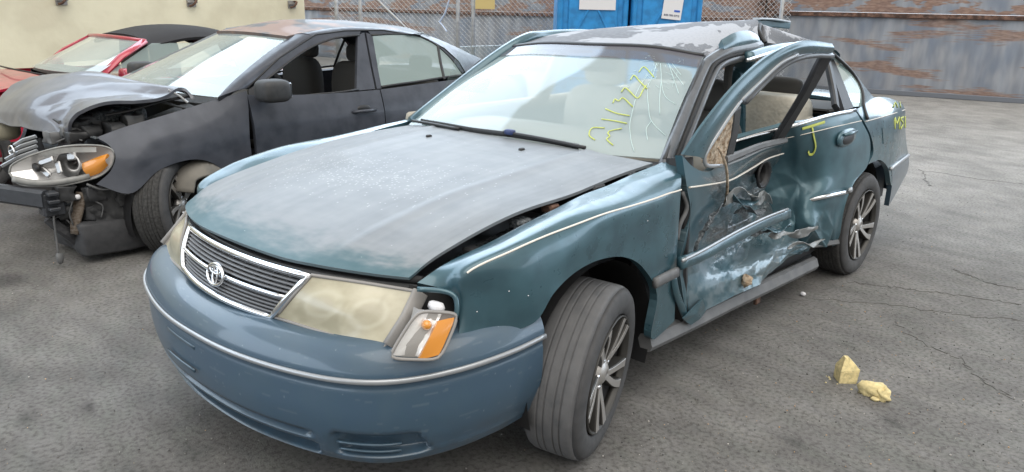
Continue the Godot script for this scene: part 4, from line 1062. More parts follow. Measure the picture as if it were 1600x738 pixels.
	# torn ribbons and folded flaps of the skin
	var rib = [
		[Vector3(0.8, 0.735, -0.958), Vector3(0.82, 0.772, -0.994), Vector3(0.81, 0.772, -1.128), Vector3(0.78, 0.718, -1.311)], [Vector3(0.8, 0.79, -1.006), Vector3(0.82, 0.739, -1.051), Vector3(0.8, 0.701, -1.218), Vector3(0.76, 0.678, -1.45)],
		[Vector3(0.87, 0.692, -0.673), Vector3(0.86, 0.729, -0.75), Vector3(0.83, 0.75, -0.872), Vector3(0.8, 0.74, -0.993)], [Vector3(0.76, 0.733, -1.309), Vector3(0.79, 0.697, -1.336), Vector3(0.77, 0.683, -1.47), Vector3(0.75, 0.623, -1.606)],
		[Vector3(0.82, 0.691, -1.062), Vector3(0.83, 0.695, -1.143), Vector3(0.82, 0.646, -1.27), Vector3(0.79, 0.625, -1.455)], [Vector3(0.86, 0.584, -1.185), Vector3(0.88, 0.591, -1.262), Vector3(0.86, 0.536, -1.453), Vector3(0.84, 0.513, -1.679)],
		[Vector3(0.86, 0.51, -1.394), Vector3(0.87, 0.516, -1.526), Vector3(0.86, 0.452, -1.764), Vector3(0.86, 0.435, -2.016)], [Vector3(0.86, 0.579, -1.068), Vector3(0.88, 0.607, -1.097), Vector3(0.87, 0.564, -1.236), Vector3(0.85, 0.545, -1.4)],
		[Vector3(0.85, 0.397, -1.658), Vector3(0.86, 0.4, -1.781), Vector3(0.85, 0.339, -1.984), Vector3(0.85, 0.339, -2.152)], [Vector3(0.88, 0.621, -0.588), Vector3(0.87, 0.662, -0.636), Vector3(0.86, 0.7, -0.701), Vector3(0.84, 0.728, -0.789)]]
	for k in rib.size():
		var L = crv(rib[k], 18)
		var wd = [0.05, 0.04, 0.022, 0.045, 0.03, 0.03, 0.045, 0.028, 0.025, 0.018][k]
		obj("torn_ribbon", patch(36, 6, func(u, v):
			var p = c1(L, u)
			var tw = 0.9 * sin(u * 5.0 + k * 1.7) + 0.4
			var w = 1.45 * wd * (0.5 + 0.7 * sin(PI * u) + 0.25 * facet(u, 0.3, 9, 2, k))
			return p + Vector3(0.75 * cos(tw), sin(tw) * 0.9, 0.35) * (v - 0.5) * w + Vector3(0.9, 0.2, 0.3) * 0.008 * facet(u, v, 12, 3, k + 40), 0.003, Vector3(0, 0.5, -1.6)), [M.rip, M.teal, M.torn, M.rip, M.torn, M.teal, M.rip, M.torn, M.rip, M.torn][k], fd)
	obj("corner_flap", patch(10, 10, func(u, v):
		var p = l1([Vector3(0.88, 0.356, -0.536), Vector3(0.885, 0.394, -0.701)], u).lerp(l1([Vector3(0.86, 0.288, -0.646), Vector3(0.865, 0.308, -0.789)], u), v)
		return p + Vector3(0.9, 0.2, 0.3) * 0.012 * facet(u, v, 2, 2, 6), 0.004), T, fd)
	obj("foam_lump", blob(Vector3(0.05, 0.055, 0.05), Vector3(0.875, 0.362, -1.134), 0.9, 12, 8, 0.5, 6.0), M.foam_old, fd)
	# gap behind the fender: hinge post
	obj("hinge_post", sweep(crv([Vector3(0.8, 1.002, -0.55), Vector3(0.82, 0.87, -0.542), Vector3(0.81, 0.708, -0.56), Vector3(0.81, 0.544, -0.566), Vector3(0.81, 0.318, -0.623)], 16), rr(0.10, 0.06), Vector3(0.3, 0, 1), false), M.black, c)
	obj("wiring_loom", tube(crv([Vector3(0.855, 0.884, -0.492), Vector3(0.86, 0.815, -0.53), Vector3(0.855, 0.751, -0.495), Vector3(0.855, 0.694, -0.484)], 14), 0.009), M.sill, c)
	obj("bent_flange", sweep(crv([Vector3(0.875, 0.559, -0.442), Vector3(0.88, 0.494, -0.463), Vector3(0.87, 0.409, -0.534), Vector3(0.86, 0.331, -0.606)], 12), rr(0.03, 0.012), Vector3(1, 0, 0.4), true), M.teal, c)
	obj("fender_moulding", sweep(crv([Vector3(0.895, 0.58, -0.27), Vector3(0.895, 0.583, -0.347), Vector3(0.893, 0.583, -0.436)], 8), rr(0.04, 0.022), Vector3(1, 0.1, 0.2), true), M.sill, c)
	# ---- rear door
	var RD = [
		[Vector3(0.58, 0.942, -1.443), Vector3(0.56, 0.858, -1.559), Vector3(0.53, 0.706, -1.768), Vector3(0.54, 0.562, -1.901), Vector3(0.58, 0.467, -1.961), Vector3(0.62, 0.388, -1.934), Vector3(0.72, 0.279, -1.86)],
		[Vector3(0.69, 0.989, -1.728), Vector3(0.68, 0.901, -1.832), Vector3(0.65, 0.766, -1.968), Vector3(0.66, 0.637, -2.008), Vector3(0.69, 0.535, -2.002), Vector3(0.74, 0.421, -1.985), Vector3(0.78, 0.262, -2.025)],
		[Vector3(0.75, 1.011, -1.81), Vector3(0.755, 0.939, -1.87), Vector3(0.735, 0.793, -1.993), Vector3(0.735, 0.66, -2.054), Vector3(0.77, 0.575, -2.02), Vector3(0.81, 0.451, -1.995), Vector3(0.81, 0.279, -2.146)],
		[Vector3(0.79, 1.026, -2.01), Vector3(0.81, 0.963, -2.024), Vector3(0.815, 0.826, -2.088), Vector3(0.825, 0.7, -2.126), Vector3(0.845, 0.595, -2.11), Vector3(0.85, 0.421, -2.19), Vector3(0.83, 0.251, -2.328)],
		[Vector3(0.82, 1.031, -2.224), Vector3(0.845, 0.977, -2.233), Vector3(0.865, 0.843, -2.3), Vector3(0.87, 0.712, -2.339), Vector3(0.87, 0.59, -2.317), Vector3(0.865, 0.438, -2.311), Vector3(0.84, 0.246, -2.394)],
		[Vector3(0.83, 1.032, -2.437), Vector3(0.855, 0.963, -2.508), Vector3(0.875, 0.84, -2.646), Vector3(0.885, 0.699, -2.634), Vector3(0.885, 0.622, -2.437), Vector3(0.88, 0.49, -2.349), Vector3(0.85, 0.255, -2.436)]]
	var rd = obj("rear_door", patch(90, 90, func(u, v):
		var p = ev(RD, u, v)
		var k = smoothstep(0.62, 0.30, u) * smoothstep(0.15, 0.4, v) + 1.6 * smoothstep(0.70, 0.82, v) * smoothstep(0.85, 0.5, u)
		return p + Vector3(0.9, 0.25, 0.2) * (0.024 * k * facet(u + 0.05 * sin(v * 8.0), v, 7, 8, 21) + 0.005 * k * facet(u, v, 15, 16, 4)), 0.025), M.teal_rough, c)
	tag(rd, "rear door dented inwards at its front edge with a yellow J")
	obj("belt_moulding", sweep(crv([Vector3(0.59, 0.932, -1.449), Vector3(0.645, 0.959, -1.589), Vector3(0.698, 0.98, -1.722), Vector3(0.763, 1.005, -1.812), Vector3(0.812, 1.03, -2.069), Vector3(0.841, 1.033, -2.417)], 28), rr(0.018, 0.014), Vector3(1, 0.3, 0.2), true), M.chrome, rd)
	obj("pinstripe", sweep(crv([Vector3(0.701, 0.924, -1.829), Vector3(0.781, 0.95, -1.912), Vector3(0.833, 0.967, -2.109), Vector3(0.857, 0.969, -2.489)], 16), rr(0.004, 0.008), Vector3(1, 0.3, 0.2), false), M.pin, rd)
	obj("side_moulding", sweep(crv([Vector3(0.593, 0.503, -1.98), Vector3(0.716, 0.544, -2.02), Vector3(0.848, 0.594, -2.082), Vector3(0.888, 0.586, -2.346)], 16), rr(0.022, 0.016), Vector3(1, 0.2, 0.2), true), M.chrome, rd)
	obj("moulding_end", blob(Vector3(0.02, 0.03, 0.05), Vector3(0.895, 0.596, -2.355), 0.7, 10, 8), M.trim, rd)
	for q in [[Vector3(0.767, 0.977, -1.86), Vector3(0.789, 0.987, -1.931), Vector3(0.812, 1, -2.043)], [Vector3(0.789, 0.987, -1.931), Vector3(0.793, 0.933, -1.962), Vector3(0.794, 0.873, -2.008), Vector3(0.784, 0.832, -2.019), Vector3(0.77, 0.825, -2.003), Vector3(0.768, 0.844, -1.984)]]:
		obj("marker_stroke", sweep(crv(q, 12), rr(0.014, 0.003), Vector3(1, 0.2, 0.2), true), M.marker, rd)
	var hc = [Vector3(0.86, 0.896, -2.291)]
	obj("handle_cup", blob(Vector3(0.040, 0.10, 0.28), hc[0] + Vector3(-0.006, 0, 0), 0.8, 20, 12), M.teal, rd)
	obj("handle_recess", blob(Vector3(0.052, 0.07, 0.20), hc[0] + Vector3(-0.006, -0.004, 0.012), 0.8, 20, 12), M.black, rd)
	obj("handle_lever", sweep([hc[0] + Vector3(0.012, 0.026, -0.10), hc[0] + Vector3(0.024, 0.028, 0), hc[0] + Vector3(0.012, 0.026, 0.10)], rr(0.016, 0.016), Vector3(1, 0.2, 0), true), M.teal, rd)
	# rear door window frame, quarter glass
	obj("rear_sash", sweep(crv([Vector3(0.6, 1.31, -2.513), Vector3(0.66, 1.238, -2.436), Vector3(0.73, 1.143, -2.337), Vector3(0.8, 1.061, -2.211)], 14), rr(0.05, 0.03), Vector3(1, 0.3, 0.2), false), M.black, rd)
	obj("quarter_filler", ruled([Vector3(0.6, 1.31, -2.523), Vector3(0.68, 1.203, -2.464), Vector3(0.81, 1.038, -2.329)], [Vector3(0.612, 1.301, -2.606), Vector3(0.68, 1.196, -2.589), Vector3(0.805, 1.039, -2.488)], 14, 3, 0.03), M.sash, rd)
	obj("door_frame", sweep(crv([Vector3(0.6, 1.338, -1.476), Vector3(0.6, 1.361, -1.715), Vector3(0.6, 1.372, -2.032), Vector3(0.605, 1.343, -2.39), Vector3(0.61, 1.309, -2.567)], 20), rr(0.05, 0.05), Vector3(0.8, 0.6, 0.1), true), M.teal, rd)
	obj("frame_trim", sweep(crv([Vector3(0.625, 1.329, -1.431), Vector3(0.628, 1.345, -1.583), Vector3(0.63, 1.362, -1.738)], 10), rr(0.016, 0.016), Vector3(0.8, 0.6, 0.1), true), M.chrome, rd)
	obj("door_seal", tube(crv([Vector3(0.62, 1.332, -2.551), Vector3(0.69, 1.22, -2.722), Vector3(0.755, 1.115, -2.749), Vector3(0.81, 1.034, -2.649), Vector3(0.86, 0.971, -2.588)], 18), 0.010), M.black, rd)
	obj("quarter_glass", ruled([Vector3(0.615, 1.308, -2.615), Vector3(0.685, 1.219, -2.726), Vector3(0.755, 1.112, -2.739), Vector3(0.8, 1.032, -2.67)], [Vector3(0.61, 1.293, -2.614), Vector3(0.67, 1.202, -2.605), Vector3(0.735, 1.111, -2.559), Vector3(0.79, 1.038, -2.534)], 14, 4, 0.004), M.side_glass, rd)
	# ---- quarter panel, C pillar, boot
	var QG = [
		[Vector3(0.825, 1.028, -2.475), Vector3(0.855, 0.955, -2.556), Vector3(0.875, 0.857, -2.661), Vector3(0.88, 0.763, -2.724), Vector3(0.885, 0.702, -2.645)],
		[Vector3(0.8, 1.038, -2.678), Vector3(0.85, 0.967, -2.736), Vector3(0.87, 0.879, -2.808), Vector3(0.88, 0.783, -2.883), Vector3(0.885, 0.7, -2.858)],
		[Vector3(0.74, 1.047, -3.052), Vector3(0.84, 0.966, -2.962), Vector3(0.87, 0.878, -3.006), Vector3(0.88, 0.773, -3.064), Vector3(0.885, 0.62, -3.062)],
		[Vector3(0.72, 1.026, -3.373), Vector3(0.83, 0.968, -3.201), Vector3(0.86, 0.858, -3.195), Vector3(0.87, 0.738, -3.251), Vector3(0.88, 0.481, -3.23)],
		[Vector3(0.735, 0.994, -3.546), Vector3(0.8, 0.948, -3.455), Vector3(0.83, 0.832, -3.426), Vector3(0.84, 0.708, -3.472), Vector3(0.85, 0.601, -3.41)],
		[Vector3(0.73, 0.952, -3.747), Vector3(0.745, 0.898, -3.783), Vector3(0.755, 0.784, -3.811), Vector3(0.77, 0.668, -3.853), Vector3(0.775, 0.575, -3.934)]]
	obj("quarter_panel", patch(48, 30, func(u, v): return ev(QG, u, v), 0.03), T, c)
	obj("quarter_panel", patch(30, 20, func(u, v): return ev(mirror(QG), u, v), 0.03), T, c)
	var CP = [
		[Vector3(0.54, 1.404, -2.369), Vector3(0.575, 1.368, -2.461), Vector3(0.605, 1.326, -2.595)],
		[Vector3(0.56, 1.34, -2.694), Vector3(0.61, 1.297, -2.718), Vector3(0.675, 1.221, -2.767)],
		[Vector3(0.62, 1.225, -2.917), Vector3(0.68, 1.183, -2.846), Vector3(0.745, 1.107, -2.807)],
		[Vector3(0.68, 1.081, -3.117), Vector3(0.74, 1.06, -2.925), Vector3(0.8, 1.024, -2.719)],
		[Vector3(0.7, 1.038, -3.186), Vector3(0.76, 1.027, -2.973), Vector3(0.825, 1.013, -2.657)]]
	obj("rear_pillar", gpatch(CP, 24, 8, 0.03), T, c)
	obj("pinstripe", sweep(crv([Vector3(0.857, 0.958, -2.568), Vector3(0.855, 0.956, -2.84), Vector3(0.848, 0.954, -3.117), Vector3(0.76, 0.921, -3.697)], 14), rr(0.004, 0.010), Vector3(1, 0.3, 0.2), false), M.pin, c)
	for q in [[Vector3(0.871, 0.858, -3.132), Vector3(0.856, 0.928, -3.144), Vector3(0.859, 0.886, -3.198), Vector3(0.841, 0.916, -3.3), Vector3(0.856, 0.84, -3.288)], [Vector3(0.803, 0.891, -3.534), Vector3(0.835, 0.898, -3.358), Vector3(0.809, 0.849, -3.535), Vector3(0.847, 0.837, -3.349)], [Vector3(0.766, 0.875, -3.719), Vector3(0.773, 0.794, -3.741)],
		[Vector3(0.818, 0.985, -3.217), Vector3(0.773, 0.994, -3.41), Vector3(0.813, 0.975, -3.323)], [Vector3(0.737, 0.975, -3.648), Vector3(0.796, 0.962, -3.461)]]:
		obj("marker_stroke", sweep(crv(q, 10), rr(0.012, 0.003), Vector3(1, 0.2, 0.2), true), M.marker, c)
	obj("fuel_flap", patch(8, 8, func(u, v): return l1([Vector3(0.872, 0.894, -2.856), Vector3(0.869, 0.877, -3.1)], u).lerp(l1([Vector3(0.883, 0.794, -2.892), Vector3(0.881, 0.779, -3.124)], u), v), 0.003), T, c)
	var BG = [
		[Vector3(0.885, 0.613, -3.144), Vector3(0.88, 0.481, -3.23), Vector3(0.865, 0.33, -3.292)],
		[Vector3(0.855, 0.607, -3.403), Vector3(0.85, 0.492, -3.469), Vector3(0.83, 0.349, -3.529)],
		[Vector3(0.785, 0.582, -3.894), Vector3(0.78, 0.515, -3.966), Vector3(0.76, 0.43, -4.04)]]
	obj("rear_bumper", patch(20, 10, func(u, v): return ev(BG, u, v), 0.03), M.bumper, c)
	obj("bumper_trim", sweep(crv([Vector3(0.892, 0.612, -3.094), Vector3(0.866, 0.614, -3.36), Vector3(0.795, 0.588, -3.853)], 12), rr(0.02, 0.022), Vector3(1, 0.2, 0), true), M.trim, c)
	obj("trunk_lid", patch(20, 24, func(u, v):
		var x = lerpf(-0.74, 0.74, v)
		var p = c1([Vector3(0, 1.03, -3.12), Vector3(0, 1.035, -3.4), Vector3(0, 1.01, -3.68), Vector3(0, 0.94, -3.80), Vector3(0, 0.72, -3.86)], u)
		p.y -= 0.04 * pow(absf(x) / 0.74, 3.0)
		return Vector3(x, p.y, p.z + 0.05 * pow(absf(x) / 0.74, 2.0)), 0.02), T, c)
	obj("rear_bumper", patch(30, 10, func(u, v):
		var a = lerpf(-1.0, 1.0, u)
		return Vector3(0.74 * a, lerpf(0.60, 0.34, v), -3.83 + 0.05 * v - 0.12 * (1 - pow(absf(a), 2.5))), 0.05), M.bumper, c)
	for s in [-1, 1]: obj("tail_lamp", bx(Vector3(0.34, 0.14, 0.06), Vector3(s * 0.52, 0.80, -3.86), 0.02), mat(lin(0.35, 0.01, 0.01), 0.2, 0, 0.8), c)
	obj("rear_window", patch(16, 16, func(u, v):
		var x = lerpf(-0.56, 0.54, v)
		return Vector3(x * lerpf(1.0, 1.22, u), lerpf(1.40, 1.03, u) - 0.02 * pow(x / 0.55, 2), lerpf(-2.45, -3.10, u) - 0.04 + 0.10 * pow(x / 0.55, 2)), 0.004), M.rear_glass, c)
	# ---- sills and floor
	obj("sill", sweep(crv([Vector3(0.83, 0.296, -0.344), Vector3(0.825, 0.271, -0.723), Vector3(0.81, 0.238, -1.185), Vector3(0.8, 0.201, -1.696), Vector3(0.79, 0.167, -2.228)], 24), rr(0.075, 0.055), Vector3(1, 0.4, 0.2), false), M.sill, c)
	obj("sill_lip", sweep(crv([Vector3(0.83, 0.264, -0.628), Vector3(0.82, 0.227, -1.168), Vector3(0.81, 0.18, -1.679), Vector3(0.8, 0.141, -2.201)], 20), rr(0.02, 0.03), Vector3(1, 0.3, 0.2), false), M.trim_dull, c)
	obj("sill", bx(Vector3(0.12, 0.14, 1.9), Vector3(-0.80, 0.24, -1.37), 0.02), M.sill, c)
	obj("jack_bracket", bx(Vector3(0.02, 0.05, 0.05), Vector3(0.76, 0.121, -1.556), 0.005), M.rust, c)
	obj("sill_end", sweep(crv([Vector3(0.8, 0.296, -2.129), Vector3(0.83, 0.284, -2.266), Vector3(0.85, 0.266, -2.421)], 6), rr(0.03, 0.02), Vector3(1, 0.2, 0), false), M.sill, c)
	obj("floor_pan", bx(Vector3(1.50, 0.10, 3.0), Vector3(0, 0.24, -1.95), 0.02), M.black, c)
	obj("boot_floor", bx(Vector3(1.4, 0.3, 0.9), Vector3(0, 0.42, -3.3), 0.03), M.black, c)
	obj("dashboard_wall", bx(Vector3(1.36, 0.66, 0.05), Vector3(0, 0.62, -0.50), 0.02), M.black, c)
	for s in [1, -1]:
		for z in [0.0, -2.72]:
			var r = 0.37
			obj("wheel_arch_liner", patch(24, 4, func(u, v):
				var a = lerpf(-0.35, PI + 0.35, u)
				return Vector3(s * lerpf(0.42, 0.845, v), 0.345 + sin(a) * r, z + cos(a) * r + 0.02), 0.0), M.black, c)
	# ---- wheels
	wheel(c, Vector3(0.902, 0.310, 0.007), Vector3(0, 16.6, 4.7 * -1), M.tyre)
	wheel(c, Vector3(-0.90, 0.312, 0.0), Vector3(0, 180 + 14, 0), M.tyre)
	wheel(c, Vector3(0.885, 0.315, -2.722), Vector3(0, -1.1, 0), M.tyre_dark)
	wheel(c, Vector3(-0.885, 0.315, -2.72), Vector3(0, 180, 0), M.tyre_dark)
	# ---- cabin
	var da = obj("dashboard", sweep([Vector3(-0.70, 0.93, -0.86), Vector3(-0.3, 0.945, -0.82), Vector3(0.3, 0.945, -0.82), Vector3(0.70, 0.93, -0.88)], [Vector2(-0.30, 0.0), Vector2(-0.2, 0.035), Vector2(0.0, 0.035), Vector2(0.12, 0.0), Vector2(0.16, -0.08), Vector2(0.14, -0.3), Vector2(-0.3, -0.3)], Vector3.UP, true), M.dash, c)
	var sw = node("steering_wheel", c, Vector3(0.36, 0.93, -1.10), Vector3(-62, 0, 0))
	var ring = []
	for k in 32: ring.append(Vector3(cos(TAU * k / 32) * 0.185, 0, sin(TAU * k / 32) * 0.185))
	obj("rim", tube(ring, 0.015, 8, true), M.cabin, sw)
	obj("hub", blob(Vector3(0.17, 0.06, 0.13), Vector3.ZERO, 0.6), M.cabin, sw)
	for a in [0.2, 2.94, 4.71]: obj("spoke", tube([Vector3.ZERO, Vector3(cos(a), 0, -sin(a)) * 0.18], 0.014), M.cabin, sw)
	for s in [1, -1]:
		var fs = node("front_seat", c, Vector3(0.38 * s - (0.10 if s > 0 else 0.0), -0.12 if s > 0 else -0.04, -1.45))
		obj("cushion", blob(Vector3(0.50, 0.20, 0.52), Vector3(0, 0.50, 0.05), 0.5), M.seat, fs)
		obj("backrest", blob(Vector3(0.48, 0.62, 0.17), Vector3(0, 0.85, -0.24), 0.5), M.seat if s < 0 else M.cabin, fs)
		obj("headrest", blob(Vector3(0.26, 0.17, 0.11), Vector3(0, 1.24, -0.27), 0.6), M.seat if s < 0 else M.cabin, fs)
	var bs = node("rear_seat", c)
	obj("cushion", blob(Vector3(1.06, 0.24, 0.55), Vector3(-0.10, 0.48, -2.07), 0.4), M.seat, bs)
	obj("backrest", blob(Vector3(1.30, 0.62, 0.22), Vector3(-0.02, 0.72, -2.42), 0.35), M.seat, bs)
	obj("side_backrest", blob(Vector3(0.52, 0.66, 0.24), Vector3(0.33, 0.76, -2.38), 0.25), M.seat, bs)
	obj("side_backrest", blob(Vector3(0.50, 0.66, 0.24), Vector3(-0.36, 0.78, -2.38), 0.4), M.seat, bs)
	for x in [0.36, -0.38]: obj("headrest", blob(Vector3(0.25, 0.12, 0.10), Vector3(x, 1.12, -2.52), 0.6), M.cabin, bs)
	obj("parcel_shelf", bx(Vector3(1.30, 0.03, 0.5), Vector3(0, 0.99, -2.80), 0.01), M.cabin, c)
	obj("rear_view_mirror", blob(Vector3(0.24, 0.065, 0.04), Vector3(0.02, 1.285, -1.06), 0.5), M.cabin, c)
	obj("sun_visor", bx(Vector3(0.36, 0.015, 0.16), Vector3(-0.32, 1.335, -1.18), 0.006), M.beige, c)

func fog_at(plan, x, dy):
	# the point of the bumper skin at side distance x
	var lo = 0.0
	var hi = 0.5
	for k in 24:
		var m = (lo + hi) / 2
		if c1(plan, m).x > absf(x): lo = m
		else: hi = m
	var inset = 0.0
	if dy < -0.12: inset = 0.022 + (-dy - 0.19) * 0.36
	else: inset = 0.01
	var p = bumper_point(plan, lo, Vector2(inset, dy))
	return Vector3(p.x * signf(x), p.y, p.z)

# ------------------------------------------------------------------ dark sedan
func dark_car():
	var c = thing("dark_sedan", "dark grey sedan with a crumpled bonnet and no front bumper, beside the teal sedan", "car", Vector3(-3.28, -0.05, -0.08))
	var K = M.dark
	var ref = Vector3(0, 0.6, -1.4)
	var FG = [
		[Vector3(0.66, 0.8, 0.385), Vector3(0.73, 0.758, 0.345), Vector3(0.78, 0.695, 0.336), Vector3(0.78, 0.611, 0.376), Vector3(0.76, 0.542, 0.457)],
		[Vector3(0.7, 0.848, 0.247), Vector3(0.78, 0.771, 0.234), Vector3(0.83, 0.677, 0.24), Vector3(0.84, 0.577, 0.264), Vector3(0.85, 0.477, 0.299)],
		[Vector3(0.72, 0.883, 0.098), Vector3(0.81, 0.798, 0.09), Vector3(0.84, 0.71, 0.086), Vector3(0.85, 0.655, 0.104), Vector3(0.86, 0.598, 0.115)],
		[Vector3(0.73, 0.917, -0.062), Vector3(0.82, 0.816, -0.09), Vector3(0.85, 0.729, -0.107), Vector3(0.86, 0.676, -0.118), Vector3(0.86, 0.631, -0.113)],
		[Vector3(0.74, 0.953, -0.224), Vector3(0.82, 0.852, -0.263), Vector3(0.85, 0.75, -0.281), Vector3(0.86, 0.646, -0.288), Vector3(0.86, 0.546, -0.279)],
		[Vector3(0.77, 0.993, -0.392), Vector3(0.82, 0.899, -0.437), Vector3(0.86, 0.735, -0.432), Vector3(0.86, 0.585, -0.433), Vector3(0.85, 0.326, -0.402)],
		[Vector3(0.8, 1.027, -0.538), Vector3(0.83, 0.913, -0.525), Vector3(0.86, 0.727, -0.501), Vector3(0.86, 0.554, -0.505), Vector3(0.84, 0.193, -0.506)]]
	var drip = [Vector3(0.749, 1.038, -0.574), Vector3(0.672, 1.203, -0.849), Vector3(0.6, 1.355, -1.179), Vector3(0.585, 1.388, -1.423), Vector3(0.577, 1.404, -1.717), Vector3(0.588, 1.382, -2.051), Vector3(0.615, 1.323, -2.339), Vector3(0.663, 1.222, -2.522), Vector3(0.709, 1.125, -2.615), Vector3(0.749, 1.039, -2.646)]
	var ft = [Vector3(0.734, 1.071, -0.71), Vector3(0.662, 1.223, -1.021), Vector3(0.629, 1.293, -1.199), Vector3(0.608, 1.339, -1.374), Vector3(0.6, 1.355, -1.509), Vector3(0.597, 1.363, -1.639)]
	var fb = [Vector3(0.753, 1.029, -0.719), Vector3(0.771, 0.991, -0.795), Vector3(0.786, 0.959, -0.895), Vector3(0.784, 0.964, -1.071), Vector3(0.784, 0.965, -1.265), Vector3(0.779, 0.975, -1.474)]
	var rt = [Vector3(0.597, 1.361, -1.756), Vector3(0.594, 1.368, -1.998), Vector3(0.603, 1.35, -2.237), Vector3(0.637, 1.276, -2.406), Vector3(0.692, 1.159, -2.532), Vector3(0.75, 1.036, -2.605)]
	var rb = [Vector3(0.777, 0.98, -1.697), Vector3(0.772, 0.99, -1.856), Vector3(0.768, 0.998, -2.061), Vector3(0.762, 1.011, -2.279), Vector3(0.758, 1.019, -2.429), Vector3(0.755, 1.025, -2.608)]
	var wl = [Vector3(0.78, 0.997, -0.343), Vector3(0.68, 1.086, -0.519), Vector3(0.56, 1.229, -0.819), Vector3(0.48, 1.369, -1.13)]
	for s in [1, -1]:
		var mx = func(G): return G if s > 0 else mirror(G)
		obj("fender", patch(40, 24, func(u, v): return ev(mx.call(FG), u, v), 0.03), K, c)
		var seg = func(P, a, b): 
			var o = []
			for k in 9: o.append(c1(P, lerpf(a, b, k / 8.0)))
			return mx.call(o)
		# windscreen pillar, roof side and window frames
		obj("front_pillar", ruled(mx.call(wl), seg.call(drip, 0.0, 0.235), 20, 5, 0.03, Vector3(0.015 * s, 0.01, 0)), K, c)
		obj("roof_side", ruled(mx.call([Vector3(0.48, 1.369, -1.13), Vector3(0.46, 1.407, -1.497), Vector3(0.44, 1.397, -2.015), Vector3(0.42, 1.339, -2.527), Vector3(0.58, 1.135, -3.021)]), seg.call(drip, 0.235, 1.0), 30, 5, 0.03, Vector3(0.012 * s, 0.015, 0)), K, c)
		obj("drip_moulding", tube(seg.call(drip, 0.0, 1.0), 0.006), M.black, c)
		var fdo = obj("front_door", patch(28, 28, func(u, v):
			var zt = lerpf(-0.545, -1.655, u)
			var top = lerpf(1.00, 0.965, u) - 0.025 * sin(u * PI) * 0.6
			var y = lerpf(top, 0.22, v)
			var x = 0.862 - 0.075 * pow(clampf((y - 0.66) / 0.34, 0, 1), 2.2) - 0.05 * pow(clampf((0.5 - y) / 0.3, 0, 1), 2.0)
			x += 0.004 * exp(-pow((y - 0.80) / 0.03, 2))
			return Vector3(x * s, y, zt), 0.03), K, c)
		var rdo = obj("rear_door", patch(24, 28, func(u, v):
			var zt = lerpf(-1.665, -2.60, u)
			var top = lerpf(0.965, 1.0, u)
			var zc = -2.6
			var bot = 0.22
			var y = lerpf(top, bot, v)
			var dz = 0.36 * 0.36 - pow(y - 0.30, 2)
			if dz > 0: zt = maxf(zt, lerpf(-1.665, zc + sqrt(dz), u))
			var x = 0.862 - 0.075 * pow(clampf((y - 0.66) / 0.34, 0, 1), 2.2) - 0.05 * pow(clampf((0.5 - y) / 0.3, 0, 1), 2.0)
			return Vector3(x * s, y, zt), 0.03), K, c)
		var dft = seg.call(drip, 0.03, 0.43)
		obj("window_frame", ruled(dft, mx.call(ft), 20, 3, 0.03), K, fdo)
		obj("window_frame", ruled(seg.call(drip, 0.45, 0.98), mx.call(rt), 20, 3, 0.03), K, rdo)
		obj("centre_frame", ruled(mx.call([Vector3(0.597, 1.363, -1.626), Vector3(0.694, 1.156, -1.536), Vector3(0.783, 0.967, -1.452)]), mx.call([Vector3(0.588, 1.381, -1.695), Vector3(0.685, 1.174, -1.66), Vector3(0.781, 0.97, -1.63)]), 10, 3, 0.03), K, fdo)
		obj("centre_frame", ruled(mx.call([Vector3(0.588, 1.381, -1.714), Vector3(0.685, 1.174, -1.678), Vector3(0.782, 0.969, -1.649)]), mx.call([Vector3(0.597, 1.361, -1.768), Vector3(0.693, 1.158, -1.728), Vector3(0.781, 0.97, -1.7)]), 10, 3, 0.03), K, rdo)
		obj("mirror_sail", ruled(mx.call([Vector3(0.753, 1.029, -0.58), Vector3(0.776, 0.981, -0.567)]), mx.call([Vector3(0.722, 1.095, -0.729), Vector3(0.757, 1.021, -0.721)]), 6, 4, 0.02), M.black, fdo)
		obj("window_seal", tube(crv(mx.call(fb), 12), 0.010), M.black, fdo)
		obj("window_seal", tube(crv(mx.call(rb), 12), 0.010), M.black, rdo)
		obj("window_seal", tube(crv(mx.call(rt), 16), 0.008), M.black, rdo)
		obj("window_seal", tube(crv(mx.call(ft), 16), 0.008), M.black, fdo)
		obj("quarter_bar", sweep(mx.call([Vector3(0.642, 1.265, -2.423), Vector3(0.705, 1.133, -2.393), Vector3(0.767, 1.001, -2.377)]), rr(0.025, 0.02), Vector3(s, 0.4, 0), false), M.black, rdo)
		obj("window_glass", ruled(mx.call(rt), mx.call(rb), 20, 5, 0.004), M.side_glass, rdo)
		obj("handle_cup", blob(Vector3(0.03, 0.06, 0.13), Vector3(0.838 * s, 0.835, -1.47), 0.8), M.black, fdo)
		obj("door_handle", sweep([Vector3(0.846 * s, 0.822, -1.36), Vector3(0.876 * s, 0.825, -1.40), Vector3(0.878 * s, 0.825, -1.50), Vector3(0.85 * s, 0.822, -1.57)], rr(0.022, 0.03), Vector3(s, 0, 0), true), K, fdo)
		var mr = node("wing_mirror", fdo)
		var mp = Vector3(0.96, 1.035, -0.635)
		obj("shell", blob(Vector3(0.18, 0.15, 0.21), Vector3(mp.x * s, mp.y, mp.z), 0.5, 24, 16), M.plastic, mr)
		obj("foot", sweep([Vector3(0.80 * s, 0.985, -0.66), Vector3(0.93 * s, mp.y - 0.05, mp.z)], rr(0.05, 0.06), Vector3.UP, true), M.plastic, mr)
		obj("glass", bx(Vector3(0.13, 0.10, 0.006), Vector3(mp.x * s, mp.y, mp.z - 0.102), 0.003), M.chrome, mr)
